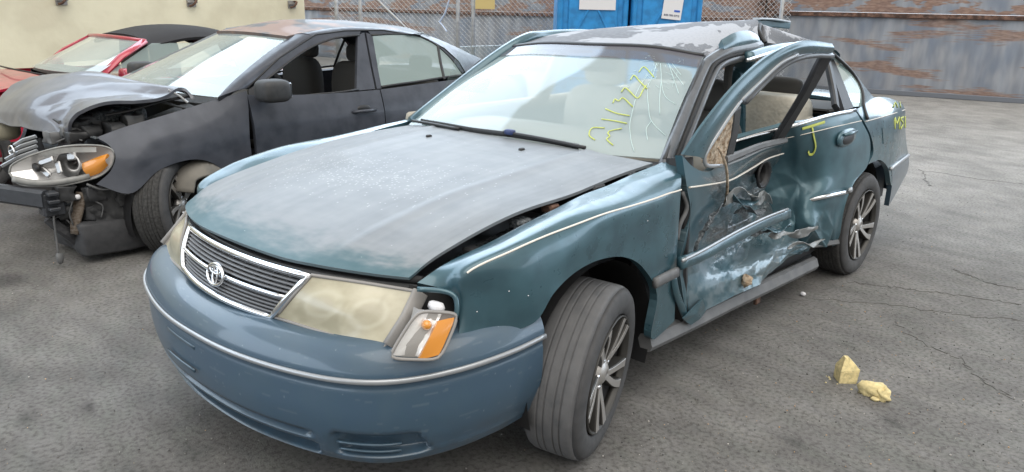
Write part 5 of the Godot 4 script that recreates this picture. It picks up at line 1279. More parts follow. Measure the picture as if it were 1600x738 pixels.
		obj("quarter_panel", patch(30, 20, func(u, v):
			var zt = lerpf(-2.61, -3.45, u)
			var y = lerpf(1.02 - 0.05 * u, 0.32, v)
			var dz = 0.36 * 0.36 - pow(y - 0.30, 2)
			if dz > 0 and absf(zt + 2.6) < sqrt(dz): zt = -2.6 - sqrt(dz)
			var x = 0.862 - 0.085 * pow(clampf((y - 0.66) / 0.36, 0, 1), 2.2) - 0.12 * pow(u, 3)
			return Vector3(x * s, y, zt), 0.03), K, c)
		obj("sill", bx(Vector3(0.10, 0.10, 1.75), Vector3(0.79 * s, 0.21, -1.38), 0.02), M.plastic, c)
		for z in [0.0, -2.6]:
			obj("wheel_arch_liner", patch(20, 4, func(u, v):
				var a = lerpf(-0.3, PI + 0.3, u)
				return Vector3(s * lerpf(0.42, 0.835, v), 0.30 + sin(a) * 0.365, z + cos(a) * 0.365 - (0.05 if z == 0.0 else 0.0)), 0.0), M.black, c)
	# roof, glass, boot
	var rf = [[Vector3(0.48, 1.369, -1.13), Vector3(0.616, 1.416, -0.9), Vector3(0.359, 1.417, -0.88), Vector3(-0.083, 1.393, -0.9)], [Vector3(0.46, 1.407, -1.497), Vector3(0.23, 1.452, -1.485), Vector3(-0.12, 1.458, -1.424), Vector3(-0.40, 1.415, -1.35)], [Vector3(0.44, 1.397, -2.015), Vector3(0.23, 1.442, -1.986), Vector3(-0.1, 1.445, -1.95), Vector3(-0.44, 1.42, -1.95)], [Vector3(0.42, 1.339, -2.527), Vector3(0.23, 1.386, -2.549), Vector3(-0.1, 1.40, -2.45), Vector3(-0.42, 1.37, -2.45)]]
	obj("roof", patch(24, 28, func(u, v):
		var a = c1([Vector3(0.50, 1.36, -1.06), Vector3(0.49, 1.405, -1.40), Vector3(0.48, 1.405, -1.9), Vector3(0.47, 1.36, -2.4)], u)
		var x = lerpf(a.x, -a.x, v)
		return Vector3(x, a.y + lerpf(0.016, 0.055, smoothstep(0.0, 0.4, u)) * (1 - pow(x / a.x, 2)), a.z + 0.06 * (1 - pow(x / a.x, 2)) * (1 - 2 * u)), 0.03), M.dark_roof, c)
	obj("windshield", patch(16, 20, func(u, v):
		var a = c1(wl, 1.0 - u)
		var x = lerpf(a.x, -a.x, v)
		return Vector3(x, a.y + 0.012 * (1 - pow(x / a.x, 2)), a.z + lerpf(0.06, 0.16, u) * (1 - pow(x / a.x, 2))), 0.005), M.glass, c)
	obj("cowl", patch(20, 4, func(u, v):
		var x = lerpf(0.76, -0.76, u)
		return Vector3(x, 0.965 - 0.02 * v, -0.50 + 0.15 * v + 0.13 * (1 - pow(x / 0.76, 2))), 0.02), M.plastic, c)
	obj("rear_window", patch(12, 14, func(u, v):
		var x = lerpf(-0.47, 0.47, v)
		return Vector3(x * lerpf(1.0, 1.3, u), lerpf(1.37, 1.02, u), lerpf(-2.42, -2.98, u) - 0.05 * (1 - pow(x / 0.47, 2))), 0.004), M.side_glass, c)
	obj("trunk_lid", patch(16, 16, func(u, v):
		var x = lerpf(-0.76, 0.76, v)
		var p = c1([Vector3(0, 1.03, -2.95), Vector3(0, 1.03, -3.3), Vector3(0, 0.98, -3.5), Vector3(0, 0.6, -3.58)], u)
		return Vector3(x, p.y - 0.03 * pow(absf(x / 0.76), 3), p.z + 0.06 * pow(x / 0.76, 2)), 0.02), K, c)
	obj("rear_bumper", bx(Vector3(1.66, 0.34, 0.3), Vector3(0, 0.43, -3.48), 0.1), K, c)
	obj("floor_pan", bx(Vector3(1.5, 0.1, 3.3), Vector3(0, 0.22, -1.7), 0.02), M.black, c)
	obj("dashboard", bx(Vector3(1.42, 0.30, 0.42), Vector3(0, 0.82, -0.74), 0.08), M.cabin, c)
	obj("bulkhead", bx(Vector3(1.42, 0.72, 0.05), Vector3(0, 0.58, -0.42), 0.02), M.black, c)
	# crumpled bonnet
	var HG = [
		[Vector3(0.72, 0.997, -0.218), Vector3(0.62, 1.038, -0.204), Vector3(0.1, 1.04, -0.22), Vector3(-0.4, 1.02, -0.25), Vector3(-0.72, 0.95, -0.35)],
		[Vector3(0.68, 1.062, -0.16), Vector3(0.5, 1.077, -0.064), Vector3(0, 1.09, -0.02), Vector3(-0.4, 1.08, 0.02), Vector3(-0.72, 1.02, 0.1)],
		[Vector3(0.71, 1.015, -0.001), Vector3(0.48, 1.057, 0.031), Vector3(-0.02, 1.106, 0.122), Vector3(-0.37, 1.085, 0.199), Vector3(-0.72, 1.055, 0.269)],
		[Vector3(0.66, 0.992, 0.324), Vector3(0.43, 1.018, 0.286), Vector3(0.08, 1.033, 0.362), Vector3(-0.32, 0.994, 0.405), Vector3(-0.69, 0.93, 0.445)],
		[Vector3(0.56, 0.907, 0.47), Vector3(0.36, 0.916, 0.458), Vector3(0.08, 0.925, 0.525), Vector3(-0.22, 0.888, 0.546), Vector3(-0.57, 0.829, 0.564)],
		[Vector3(0.5, 0.818, 0.488), Vector3(0.36, 0.803, 0.534), Vector3(0.13, 0.799, 0.576), Vector3(-0.12, 0.796, 0.589), Vector3(-0.47, 0.775, 0.608)]]
	obj("hood", patch(50, 44, func(u, v):
		var p = ev(HG, u, v)
		return p + Vector3(0.2, 1, 0.3) * (0.030 * facet(u + 0.1 * sin(v * 5.0), v, 4, 3, 9) + 0.012 * facet(u, v + 0.08 * sin(u * 7.0), 7, 6, 15)) * smoothstep(0.15, 0.45, u), 0.02), M.dark_hood, c)
	obj("hood_frame", sweep(crv([Vector3(0.68, 1.006, -0.213), Vector3(0.66, 0.984, -0.041), Vector3(0.62, 0.939, 0.145), Vector3(0.56, 0.913, 0.276)], 14), rr(0.03, 0.015), Vector3.UP, false), M.black, c)
	# engine bay
	obj("engine_block", blob(Vector3(0.62, 0.40, 0.42), Vector3(0.05, 0.62, 0.12), 0.4, 20, 12, 0.15), M.plastic, c)
	obj("engine_bay", bx(Vector3(1.25, 0.35, 0.95), Vector3(0, 0.45, 0.05), 0.04), M.black, c)
	obj("inner_wing", ruled([Vector3(0.6, 0.794, 0.325), Vector3(0.62, 0.86, 0.056), Vector3(0.66, 0.936, -0.246)], [Vector3(0.33, 0.746, 0.263), Vector3(0.36, 0.827, 0.005), Vector3(0.43, 0.935, -0.296)], 16, 4, 0.02), M.plastic, c)
	obj("air_box", blob(Vector3(0.24, 0.14, 0.3), Vector3(0.33, 0.859, 0.171), 0.5, 16, 10, 0.2), M.torn, c)
	obj("air_duct", blob(Vector3(0.32, 0.10, 0.18), Vector3(0.3, 0.849, 0.315), 0.5, 16, 10, 0.2), M.sill, c)
	obj("fluid_bottle", blob(Vector3(0.07, 0.12, 0.07), Vector3(0.48, 0.875, 0.036), 0.6, 12, 8), M.torn, c)
	obj("support_stay", tube(crv([Vector3(0.53, 1.006, 0.098), Vector3(0.58, 0.977, -0.037), Vector3(0.62, 0.919, -0.2)], 10), 0.008), M.sill, c)
	obj("hinge", sweep(crv([Vector3(0.66, 1.053, -0.077), Vector3(0.68, 1.011, -0.138), Vector3(0.7, 0.969, -0.178)], 8), rr(0.05, 0.012), Vector3.UP, false), M.bare, c)
	obj("hose", tube(crv([Vector3(0.43, 0.925, 0.195), Vector3(0.43, 0.881, 0.162), Vector3(0.43, 0.838, 0.135)], 8), 0.014), M.sill, c)
	obj("latch_scrap", blob(Vector3(0.09, 0.014, 0.03), Vector3(0.64, 0.798, 0.388), 0.8, 10, 6, 0.9, 7.0), M.torn, c)
	for k in 8:
		var p = [Vector3(0.43, 0.848, 0.401), Vector3(0.43, 0.811, 0.461), Vector3(0.33, 0.845, 0.446), Vector3(0.5, 0.82, 0.357), Vector3(0.38, 0.787, 0.514), Vector3(0.53, 0.796, 0.463), Vector3(0.58, 0.833, 0.237), Vector3(0.53, 0.864, 0.115)][k]
		obj("engine_part", blob(Vector3(0.12, 0.07, 0.10), p, 0.25, 16, 8, 0.6, 3.0), [M.plastic, M.sill, M.black][k % 3], c)
	# broken grille
	var gg = node("grille", c)
	for k in 4:
		var a = l1([Vector3(0.54, 0.823, 0.667), Vector3(0.55, 0.743, 0.675)], k / 3.0)
		var b = l1([Vector3(0.44, 0.769, 0.756), Vector3(0.38, 0.644, 0.822)], k / 3.0)
		obj("slat", sweep([a, a.lerp(b, 0.5) + Vector3(0, 0.006, 0.01), b], rr(0.012, 0.020), Vector3(0.2, 1, 0.3), false), M.trim, gg)
	obj("backing", ruled([Vector3(0.5, 0.805, 0.643), Vector3(0.33, 0.627, 0.81)], [Vector3(0.52, 0.691, 0.624), Vector3(0.36, 0.541, 0.772)], 6, 4, 0.02), M.black, gg)
	var er = []
	for k in 20: er.append(Vector3(cos(TAU * k / 20) * 0.045, sin(TAU * k / 20) * 0.032, 0))
	var eo = obj("emblem", tube(er, 0.006, 6, true), M.chrome, gg)
	eo.position = Vector3(0.43, 0.732, 0.772)
	# headlight
	var out = [Vector3(0.45, 0.615, 0.808), Vector3(0.46, 0.659, 0.791), Vector3(0.51, 0.703, 0.728), Vector3(0.58, 0.74, 0.645), Vector3(0.64, 0.764, 0.559), Vector3(0.695, 0.767, 0.457), Vector3(0.735, 0.754, 0.373), Vector3(0.76, 0.719, 0.336), Vector3(0.755, 0.643, 0.355), Vector3(0.73, 0.585, 0.411), Vector3(0.695, 0.558, 0.501), Vector3(0.64, 0.538, 0.607), Vector3(0.56, 0.539, 0.717), Vector3(0.49, 0.553, 0.783)]
	var hl = node("headlight", c)
	tag(hl, "broken headlight with its lens gone and an amber indicator")
	obj("bezel", tube(crv(out + [out[0]], 48), 0.006, 8), M.lamp_frame2, hl)
	var ctr = Vector3.ZERO
	for p in out: ctr += p
	ctr /= out.size()
	obj("back_shell", patch(28, 6, func(u, v):
		var p = c1(out + [out[0]], u)
		return p.lerp(ctr + Vector3(-0.03, 0, -0.08), v) + Vector3(0, 0, -0.04 * sin(v * PI)), 0.0), M.clear, hl)
	obj("dark_opening", blob(Vector3(0.09, 0.05, 0.03), Vector3(0.54, 0.642, 0.692), 0.7, 14, 8), M.black, hl)
	obj("lower_bezel", sweep(crv([Vector3(0.48, 0.581, 0.802), Vector3(0.565, 0.558, 0.716), Vector3(0.645, 0.562, 0.606), Vector3(0.705, 0.585, 0.466)], 14), rr(0.03, 0.035), Vector3.UP, true), M.lamp_frame2, hl)
	obj("reflector_bowl", lathe([Vector2(0.075, 0.03), Vector2(0.06, 0.0), Vector2(0.03, -0.03), Vector2(0.004, -0.035)], 24), M.reflector, hl)
	hl.get_child(hl.get_child_count() - 1).position = Vector3(0.64, 0.658, 0.532)
	hl.get_child(hl.get_child_count() - 1).rotation_degrees = Vector3(0, -55, 0)
	for q in [[Vector3(0.58, 0.68, 0.646), Vector3(0.10, 0.035, 0.02), 20], [Vector3(0.57, 0.619, 0.658), Vector3(0.09, 0.035, 0.02), -35], [Vector3(0.62, 0.641, 0.597), Vector3(0.035, 0.075, 0.02), 20], [Vector3(0.66, 0.707, 0.533), Vector3(0.06, 0.05, 0.02), 10], [Vector3(0.68, 0.611, 0.482), Vector3(0.08, 0.04, 0.02), 30]]:
		var o = obj("reflector_shard", bx(q[1], Vector3.ZERO, 0.006), M.reflector, hl)
		o.position = q[0]
		o.rotation_degrees = Vector3(-15, 30, q[2])
	obj("amber_lens", ruled([Vector3(0.68, 0.662, 0.489), Vector3(0.715, 0.692, 0.42), Vector3(0.755, 0.714, 0.368)], [Vector3(0.705, 0.581, 0.466), Vector3(0.73, 0.601, 0.416), Vector3(0.75, 0.644, 0.371)], 10, 6, 0.02, Vector3(0.01, 0, 0.02)), M.amber, hl)
	obj("upper_lens", ruled([Vector3(0.56, 0.726, 0.674), Vector3(0.65, 0.758, 0.564), Vector3(0.73, 0.755, 0.418)], [Vector3(0.58, 0.703, 0.65), Vector3(0.66, 0.728, 0.554), Vector3(0.74, 0.727, 0.425)], 12, 3, 0.006), M.lamp_frame2, hl)
	var hr = obj("headlight", blob(Vector3(0.42, 0.18, 0.22), Vector3(-0.60, 0.74, 0.55), 0.6), M.lens, c)
	tag(hr, "yellowed headlight on the far side")
	# bumper beam, brackets, hanging bits
	obj("bumper_beam", sweep([Vector3(0.66, 0.473, 0.702), Vector3(0.48, 0.478, 0.784), Vector3(0.23, 0.487, 0.909), Vector3(-0.6, 0.47, 0.70)], rr(0.06, 0.11), Vector3.UP, false), M.dark_beam, c)
	obj("beam_bracket", bx(Vector3(0.10, 0.14, 0.12), Vector3(0.62, 0.437, 0.666), 0.01), M.dark_beam, c)
	for k in 3: obj("bracket_tab", bx(Vector3(0.07, 0.02, 0.06), Vector3(0.68, 0.507, 0.656) + Vector3(0, -0.045 * k, 0.02), 0.004), M.dark_beam, c)
	obj("tow_plate", sweep(crv([Vector3(0.66, 0.489, 0.519), Vector3(0.66, 0.413, 0.532), Vector3(0.66, 0.319, 0.563), Vector3(0.66, 0.239, 0.58)], 10), rr(0.07, 0.02), Vector3(0.6, 0, 0.8), true, false, [0.6, 1.0, 0.9, 0.7]), M.rust_light, c)
	obj("tow_plate_bolt", blob(Vector3(0.03, 0.03, 0.03), Vector3(0.68, 0.465, 0.54), 0.7, 10, 6), M.paper, c)
	obj("loose_wire", tube(crv([Vector3(0.64, 0.484, 0.693), Vector3(0.66, 0.445, 0.672), Vector3(0.66, 0.342, 0.679), Vector3(0.66, 0.225, 0.681), Vector3(0.66, 0.134, 0.683)], 18), 0.006), M.sill, c)
	obj("wire_plug", blob(Vector3(0.035, 0.07, 0.035), Vector3(0.66, 0.109, 0.679), 0.7, 10, 8, 0.3), M.sill, c)
	obj("undertray", blob(Vector3(0.5, 0.22, 0.55), Vector3(0.48, 0.20, 0.30), 0.2, 24, 10, 0.15, 1.0), M.sill_dark, c)
	var crumpled = func(called, q, amp, n, sd, m):
		obj(called, patch(36, 30, func(u, v): return q[0].lerp(q[1], u).lerp(q[3].lerp(q[2], u), v) + Vector3(0.7, 0.1, 0.6) * amp * (facet(u, v, n, n, sd) + 0.4 * facet(u, v, n * 3, n * 3, sd + 1)), 0.02), m, c)
	crumpled.call("liner_panel", [Vector3(0.68, 0.506, 0.51), Vector3(0.78, 0.505, 0.2), Vector3(0.76, 0.174, 0.165), Vector3(0.66, 0.198, 0.499)], 0.03, 3, 31, M.plastic)
	crumpled.call("splash_guard", [Vector3(0.56, 0.383, 0.688), Vector3(0.62, 0.333, 0.466), Vector3(0.62, 0.098, 0.459), Vector3(0.54, 0.226, 0.639)], 0.025, 3, 52, M.sill_dark)
	crumpled.call("lower_liner", [Vector3(0.62, 0.241, 0.515), Vector3(0.68, 0.248, 0.173), Vector3(0.66, 0.071, 0.225), Vector3(0.6, 0.059, 0.456)], 0.02, 3, 77, M.sill_dark)
	for q in [[Vector3(0.66, 0.518, 0.6), Vector3(0.68, 0.455, 0.573), Vector3(0.67, 0.371, 0.595), Vector3(0.66, 0.295, 0.58)], [Vector3(0.71, 0.522, 0.476), Vector3(0.71, 0.441, 0.465), Vector3(0.72, 0.396, 0.423), Vector3(0.71, 0.325, 0.435)], [Vector3(0.62, 0.418, 0.736), Vector3(0.62, 0.347, 0.685), Vector3(0.62, 0.351, 0.622), Vector3(0.63, 0.297, 0.583)], [Vector3(0.75, 0.492, 0.349), Vector3(0.76, 0.454, 0.297), Vector3(0.79, 0.473, 0.239)], [Vector3(0.48, 0.768, 0.545), Vector3(0.53, 0.798, 0.48), Vector3(0.6, 0.78, 0.444)], [Vector3(0.42, 0.803, 0.505), Vector3(0.46, 0.843, 0.471), Vector3(0.5, 0.835, 0.421), Vector3(0.58, 0.805, 0.412)]]:
		obj("loose_wire", tube(crv(q, 14), 0.0045), M.sill, c)
	obj("radiator_edge", bx(Vector3(0.7, 0.30, 0.04), Vector3(0.05, 0.52, 0.50), 0.01), M.plastic, c)
	obj("crossmember", sweep(crv([Vector3(0.56, 0.341, 0.676), Vector3(0.58, 0.244, 0.608), Vector3(0.56, 0.128, 0.525)], 8), rr(0.09, 0.06), Vector3.UP, false), M.sill_dark, c)
	obj("loose_trim", sweep(crv([Vector3(0.72, 0.542, 0.495), Vector3(0.74, 0.502, 0.418), Vector3(0.78, 0.513, 0.321), Vector3(0.82, 0.53, 0.214)], 12), rr(0.02, 0.012), Vector3.UP, true), M.sill, c)
	for k in 6:
		var p = [Vector3(0.62, 0.493, 0.589), Vector3(0.66, 0.469, 0.445), Vector3(0.58, 0.369, 0.591), Vector3(0.62, 0.353, 0.463), Vector3(0.68, 0.422, 0.29), Vector3(0.58, 0.256, 0.423)][k]
		obj("bracket", blob(Vector3(0.12, 0.08, 0.10), p, 0.2, 16, 8, 0.6, 3.0), [M.plastic, M.sill_dark][k % 2], c)
	# wheels
	var w = wheel(c, Vector3(0.80, 0.335, -0.06), Vector3(0, 38, 6), M.tyre_dark)
	obj("loose_liner", sweep(crv([Vector3(0.88, 0.441, 0), Vector3(0.86, 0.534, -0.049), Vector3(0.86, 0.57, -0.171), Vector3(0.86, 0.528, -0.29)], 12), rr(0.16, 0.02), Vector3(0.3, 0.5, 0.6), true), M.liner, c)
	obj("strut", tube(crv([Vector3(0.86, 0.113, 0.137), Vector3(0.86, 0.254, 0.129), Vector3(0.86, 0.347, 0.07)], 8), 0.014), M.paper, c)
	for q in [Vector3(-0.84, 0.33, 0.0), Vector3(-0.84, 0.33, -2.6), Vector3(0.84, 0.33, -2.6)]:
		wheel(c, q, Vector3(0, 0 if q.x > 0 else 180, 0), M.tyre_dark)
	# cabin
	var sw = node("steering_wheel", c, Vector3(0.36, 0.97, -1.02), Vector3(-62, 0, 0))
	var ring = []
	for k in 28: ring.append(Vector3(cos(TAU * k / 28) * 0.185, 0, sin(TAU * k / 28) * 0.185))
	obj("rim", tube(ring, 0.017, 8, true), M.sill_dark, sw)
	obj("hub", blob(Vector3(0.16, 0.06, 0.12), Vector3.ZERO, 0.6), M.sill_dark, sw)
	for a in [0.2, 2.94, 4.71]: obj("spoke", tube([Vector3.ZERO, Vector3(cos(a), 0, -sin(a)) * 0.18], 0.014), M.sill_dark, sw)
	for s in [1, -1]:
		var fs = node("front_seat", c, Vector3(0.36 * s, 0.0, -1.45))
		obj("cushion", blob(Vector3(0.50, 0.20, 0.52), Vector3(0, 0.50, 0.05), 0.5), M.cabin, fs)
		obj("backrest", blob(Vector3(0.48, 0.66, 0.17), Vector3(0, 0.82, -0.30), 0.5), M.cabin, fs)
		obj("headrest", blob(Vector3(0.26, 0.15, 0.11), Vector3(0, 1.21, -0.36), 0.6), M.cabin, fs)
	var bs = node("rear_seat", c)
	obj("cushion", blob(Vector3(1.25, 0.24, 0.5), Vector3(0, 0.5, -2.1), 0.4), M.cabin, bs)
	obj("backrest", blob(Vector3(1.25, 0.6, 0.2), Vector3(0, 0.75, -2.42), 0.4), M.cabin, bs)
	for x in [0.36, -0.36]: obj("headrest", blob(Vector3(0.25, 0.16, 0.10), Vector3(x, 1.10, -2.48), 0.6), M.sill_dark, bs)

# ------------------------------------------------------------------ red convertible
func red_car():
	var c = thing("red_convertible", "red convertible with a black soft top, parked by the beige wall", "car", Vector3(-5.75, 0, 0.25))
	var shell = []
	for q in [[1.02, 0.30, 0.56, 0.52], [0.96, 0.55, 0.60, 0.66], [0.7, 0.70, 0.68, 0.78], [0.2, 0.78, 0.80, 0.82], [-0.6, 0.82, 0.84, 0.83], [-1.2, 0.83, 0.84, 0.84], [-2.2, 0.83, 0.84, 0.84], [-2.9, 0.80, 0.86, 0.80], [-3.2, 0.66, 0.84, 0.66]]:
		var r = []
		for k in 25:
			var a = PI * k / 24.0
			var cx = signf(cos(a)) * pow(absf(cos(a)), 0.45)
			var sy = pow(sin(a), 0.55)
			r.append(Vector3(cx * q[3], 0.22 + (q[2] - 0.22) * sy, q[0]))
		shell.append(r)
	obj("body", loft(shell, true, true), M.red, c)
	obj("hood", patch(16, 20, func(u, v):
		var x = lerpf(-0.66, 0.66, v)
		return Vector3(x, lerpf(0.66, 0.875, u) + 0.02 * (1 - pow(x / 0.66, 2)), lerpf(0.75, -0.55, u)), 0.02), M.red, c)
	var wb = Vector3(0.73, 0.9, -0.899)
	var wt = Vector3(0.63, 1.175, -1.399)
	var wbx = wb.x
	var wtx = wt.x
	for s in [1, -1]:
		obj("front_pillar", sweep([Vector3(wb.x * s, wb.y - 0.05, wb.z), Vector3(lerpf(wb.x, wt.x, 0.5) * s, lerpf(wb.y, wt.y, 0.5) + 0.008, lerpf(wb.z, wt.z, 0.5)), Vector3(wt.x * s, wt.y, wt.z)], rr(0.07 if s > 0 else 0.03, 0.022), Vector3(0.5 * s, 0.7, 0.5), true), M.red, c)
		obj("side_window", patch(12, 6, func(u, v):
			var a = Vector3(wb.x * s, wb.y, wb.z - 0.08).lerp(Vector3(wb.x * s, wb.y + 0.05, wt.z - 0.75), u)
			var b = Vector3(wt.x * s, wt.y - 0.02, wt.z - 0.06).lerp(Vector3(wt.x * s, wt.y - 0.03, wt.z - 0.70), u)
			return a.lerp(b, v), 0.004), M.side_glass, c)
		obj("door", patch(10, 8, func(u, v): return Vector3((0.845 + 0.012 * sin(v * PI)) * s, lerpf(0.86, 0.3, v), lerpf(-0.65, -1.75, u)), 0.02), M.red, c)
		var m = obj("wing_mirror", blob(Vector3(0.17, 0.11, 0.11), Vector3.ZERO, 0.6), M.red, c)
		m.position = Vector3((wb.x + 0.10) * s, 0.90, wb.z - 0.22)
		for z in [0.15, -2.2]:
			wheel(c, Vector3(0.83 * s, 0.31, z), Vector3(0, 0 if s > 0 else 180, 0), M.tyre_dark)
	obj("windshield", patch(12, 16, func(u, v):
		var a = Vector3(wt.x, wt.y, wt.z).lerp(wb, u)
		var x = lerpf(a.x, -a.x, v)
		return Vector3(x, a.y + 0.012 * (1 - pow(x / a.x, 2)), a.z + lerpf(0.08, 0.20, u) * (1 - pow(x / a.x, 2))), 0.005), M.glass, c)
	obj("header_rail", sweep(crv([Vector3(wtx, wt.y, wt.z), Vector3(wtx * 0.5, wt.y + 0.015, wt.z + 0.06), Vector3(0, wt.y + 0.02, wt.z + 0.08), Vector3(-wtx * 0.5, wt.y + 0.015, wt.z + 0.06), Vector3(-wtx, wt.y, wt.z)], 20), rr(0.04, 0.035), Vector3.UP, true), M.red, c)
	obj("soft_top", patch(24, 24, func(u, v):
		var p = c1([Vector3(0, wt.y + 0.01, wt.z - 0.03), Vector3(0, wt.y + 0.085, wt.z - 0.42), Vector3(0, wt.y + 0.075, wt.z - 0.8), Vector3(0, wt.y - 0.05, wt.z - 1.15), Vector3(0, 0.88, wt.z - 1.5)], u)
		var a = lerpf(-1.0, 1.0, v)
		return Vector3(a * lerpf(wtx, 0.70, u), p.y + 0.035 * (1 - a * a) - 0.06 * pow(absf(a), 6), p.z), 0.03), M.cloth_top, c)
	obj("soft_top_side", patch(10, 6, func(u, v): return Vector3(lerpf(wtx, 0.70, v) , lerpf(wt.y + 0.0, 0.88, v), wt.z - lerpf(0.78, 1.35, u) - 0.1 * v), 0.02), M.cloth_top, c)
	obj("cabin_tub", bx(Vector3(1.30, 0.06, 1.3), Vector3(0, 0.80, -1.25), 0.02), M.cabin, c)
	obj("dashboard", bx(Vector3(1.30, 0.14, 0.30), Vector3(0, 0.84, -0.95), 0.05), M.cabin, c)
	for s in [1, -1]:
		var st = node("seat", c, Vector3(0.34 * s, 0, -1.7))
		obj("backrest", blob(Vector3(0.44, 0.5, 0.16), Vector3(0, 0.95, 0), 0.5), M.cabin, st)
		obj("headlight", blob(Vector3(0.24, 0.10, 0.2), Vector3(0.55 * s, 0.62, 0.80), 0.6), M.clear, c)
	obj("wiper", sweep(crv([Vector3(0.5, 0.90, -0.56), Vector3(0.1, 0.93, -0.44), Vector3(-0.5, 0.92, -0.5)], 10), rr(0.012, 0.014), Vector3.UP, true), M.black, c)

# ------------------------------------------------------------------ small things on the ground
# a broken lump: rings of corners, subdivided and roughened
func foam_lump(R, nv, per):
	var rings = []
	var m = R[0].size()
	for i in nv + 1:
		var t = float(i) / nv * (R.size() - 1)
		var k = mini(int(t), R.size() - 2)
		var ring = []
		for j in m:
			for e in per:
				var f = float(e) / per
				var p = R[k][j].lerp(R[k][(j + 1) % m], f).lerp(R[k + 1][j].lerp(R[k + 1][(j + 1) % m], f), t - k)
				var n = Vector3(p.x, 0, p.z).normalized()
				ring.append(p + n * (0.0015 * nz.get_noise_3dv(p * 2600) + 0.0015 * nz.get_noise_3dv(p * 6000 + Vector3(9, 4, 2))))
		rings.append(ring)
	return loft(rings, false)

func litter():
	var a = thing("foam_chunk", "upright wedge shaped chunk of yellow foam on the asphalt", "foam", Vector3(1.347, 0, -1.185))
	var pts = [[-0.036, 0.0, 0.03], [0.040, 0.0, 0.03], [0.046, 0.0, -0.035], [-0.03, 0.0, -0.04]]
	var r0 = []
	var r1 = []
	var r2 = []
	for p in pts:
		r0.append(Vector3(p[0], 0.002, p[2]))
		r1.append(Vector3(p[0] * 1.08 + 0.004, 0.065 + p[0] * 0.1, p[2] * 1.05))
		r2.append(Vector3(p[0] * 0.22 - 0.006, 0.118, p[2] * 0.3))
	obj("chunk", foam_lump([r0, r1, r2], 14, 6), M.foam, a)
	for k in 14:
		var cb = blob(Vector3(0.008, 0.006, 0.007) * rng.randf_range(0.6, 1.5), Vector3.ZERO, 0.9, 6, 4)
		obj("crumb", cb, M.foam, a).position = Vector3(rng.randf_range(-0.12, 0.14), 0.004, rng.randf_range(-0.04, 0.12))
	a.rotation.y = 0.75
	var b = thing("foam_scrap", "ragged lying scrap of yellow foam beside the upright chunk", "foam", Vector3(1.479, 0, -1.134))
	obj("scrap", blob(Vector3(0.115, 0.062, 0.07), Vector3(0, 0.028, 0), 0.75, 16, 10, 0.55, 5.0), M.foam, b)
	obj("torn_end", blob(Vector3(0.06, 0.05, 0.06), Vector3(0.045, 0.022, 0.022), 0.8, 10, 8, 0.9, 7.0), M.foam, b)
	obj("crumb", blob(Vector3(0.03, 0.02, 0.025), Vector3(0.018, 0.010, 0.052), 0.8, 8, 6, 0.8, 8.0), M.foam, b)
	b.rotation.y = 0.2
	var d = thing("white_pebble", "single white pebble on the asphalt below the crushed doors", "pebble", Vector3(0.797, 0, -2.113))
	obj("stone", blob(Vector3(0.03, 0.022, 0.026), Vector3(0, 0.010, 0), 0.9, 12, 8, 0.3, 6.0), M.paper, d)

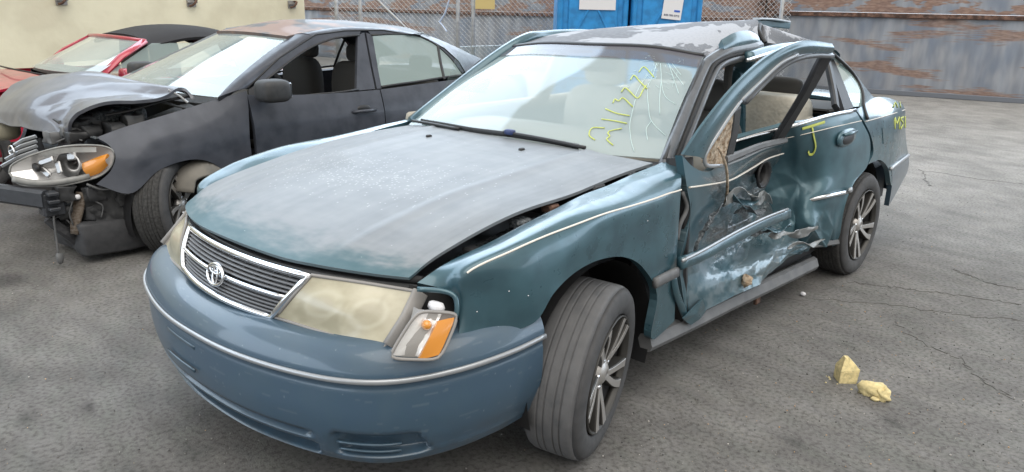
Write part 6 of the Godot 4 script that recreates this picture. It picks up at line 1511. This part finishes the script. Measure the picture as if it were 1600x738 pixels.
# ------------------------------------------------------------------
func _ready():
	var cam = Camera3D.new()
	cam.name = "camera"
	add_child(cam)
	cam.position = Vector3(2.265, 1.553, 2.105)
	cam.rotation_degrees = Vector3(-16.6000, 41.1500, 1.2000)
	cam.fov = 34.0
	cam.far = 2000.0
	cam.near = 0.05
	cam.current = true
	var we = WorldEnvironment.new()
	we.name = "world_environment"
	var env = Environment.new()
	env.background_mode = Environment.BG_SKY
	var sky = Sky.new()
	var sm = ProceduralSkyMaterial.new()
	sm.sky_top_color = Color(0.83, 0.89, 0.95)
	sm.sky_horizon_color = Color(0.80, 0.85, 0.90)
	sm.sky_curve = 0.2
	sm.ground_bottom_color = Color(0.4, 0.39, 0.38)
	sm.ground_horizon_color = Color(0.6, 0.6, 0.6)
	sm.sky_energy_multiplier = 1.3
	sm.sun_angle_max = 1.0
	sky.sky_material = sm
	env.sky = sky
	env.ambient_light_source = Environment.AMBIENT_SOURCE_SKY
	env.tonemap_mode = Environment.TONE_MAPPER_LINEAR
	env.tonemap_exposure = 3.1
	env.sdfgi_enabled = true
	env.ssao_enabled = true
	env.ssil_enabled = true
	we.environment = env
	add_child(we)
	var sun = DirectionalLight3D.new()
	sun.name = "sun"
	sun.light_energy = 0.3
	sun.light_color = Color(1.0, 0.985, 0.96)
	sun.light_angular_distance = 70.0
	sun.shadow_enabled = true
	sun.rotation_degrees = Vector3(-62, 60, 0)
	add_child(sun)
	rng.seed = 7
	nz.seed = 11
	nz.noise_type = FastNoiseLite.TYPE_SIMPLEX_SMOOTH
	nz.frequency = 0.03
	nz.fractal_octaves = 3
	nf.seed = 5
	nf.noise_type = FastNoiseLite.TYPE_SIMPLEX_SMOOTH
	nf.frequency = 0.08
	nf.fractal_octaves = 2
	materials()
	M.box_base = mat(lin(0.13, 0.14, 0.16), 0.7)
	M.pillar = tri(mat(lin(0.075, 0.08, 0.088), 0.5, 0.0, 0.3), 3.0, M.teal.albedo_texture)
	M.sash = tri(mat(lin(0.03, 0.03, 0.033), 0.55), 5.0, M.teal.albedo_texture)
	M.shade = glass(Color(0.30, 0.29, 0.33), 0.62)
	M.dash = mat(lin(0.22, 0.21, 0.18), 0.8)
	M.trim_dull = tri(mat(lin(0.25, 0.26, 0.27), 0.5, 0.2), 3.0, M.teal.albedo_texture)
	M.lamp_frame2 = tri(mat(lin(0.26, 0.26, 0.25), 0.45), 4.0, M.teal.albedo_texture)
	M.dark_beam = tri(mat(lin(0.035, 0.038, 0.045), 0.5), 3.0, M.teal.albedo_texture)
	M.rust_light = tri(mat(lin(0.16, 0.14, 0.12), 0.7, 0.2), 5.0, M.foam_old.albedo_texture)
	M.sill_dark = tri(mat(lin(0.045, 0.046, 0.05), 0.7), 3.0, M.teal.albedo_texture)
	M.liner = tri(mat(lin(0.17, 0.158, 0.138), 0.9), 1.2, M.teal.albedo_texture)
	ground()
	yard()
	teal_car()
	dark_car()
	red_car()
	litter()
	grit()
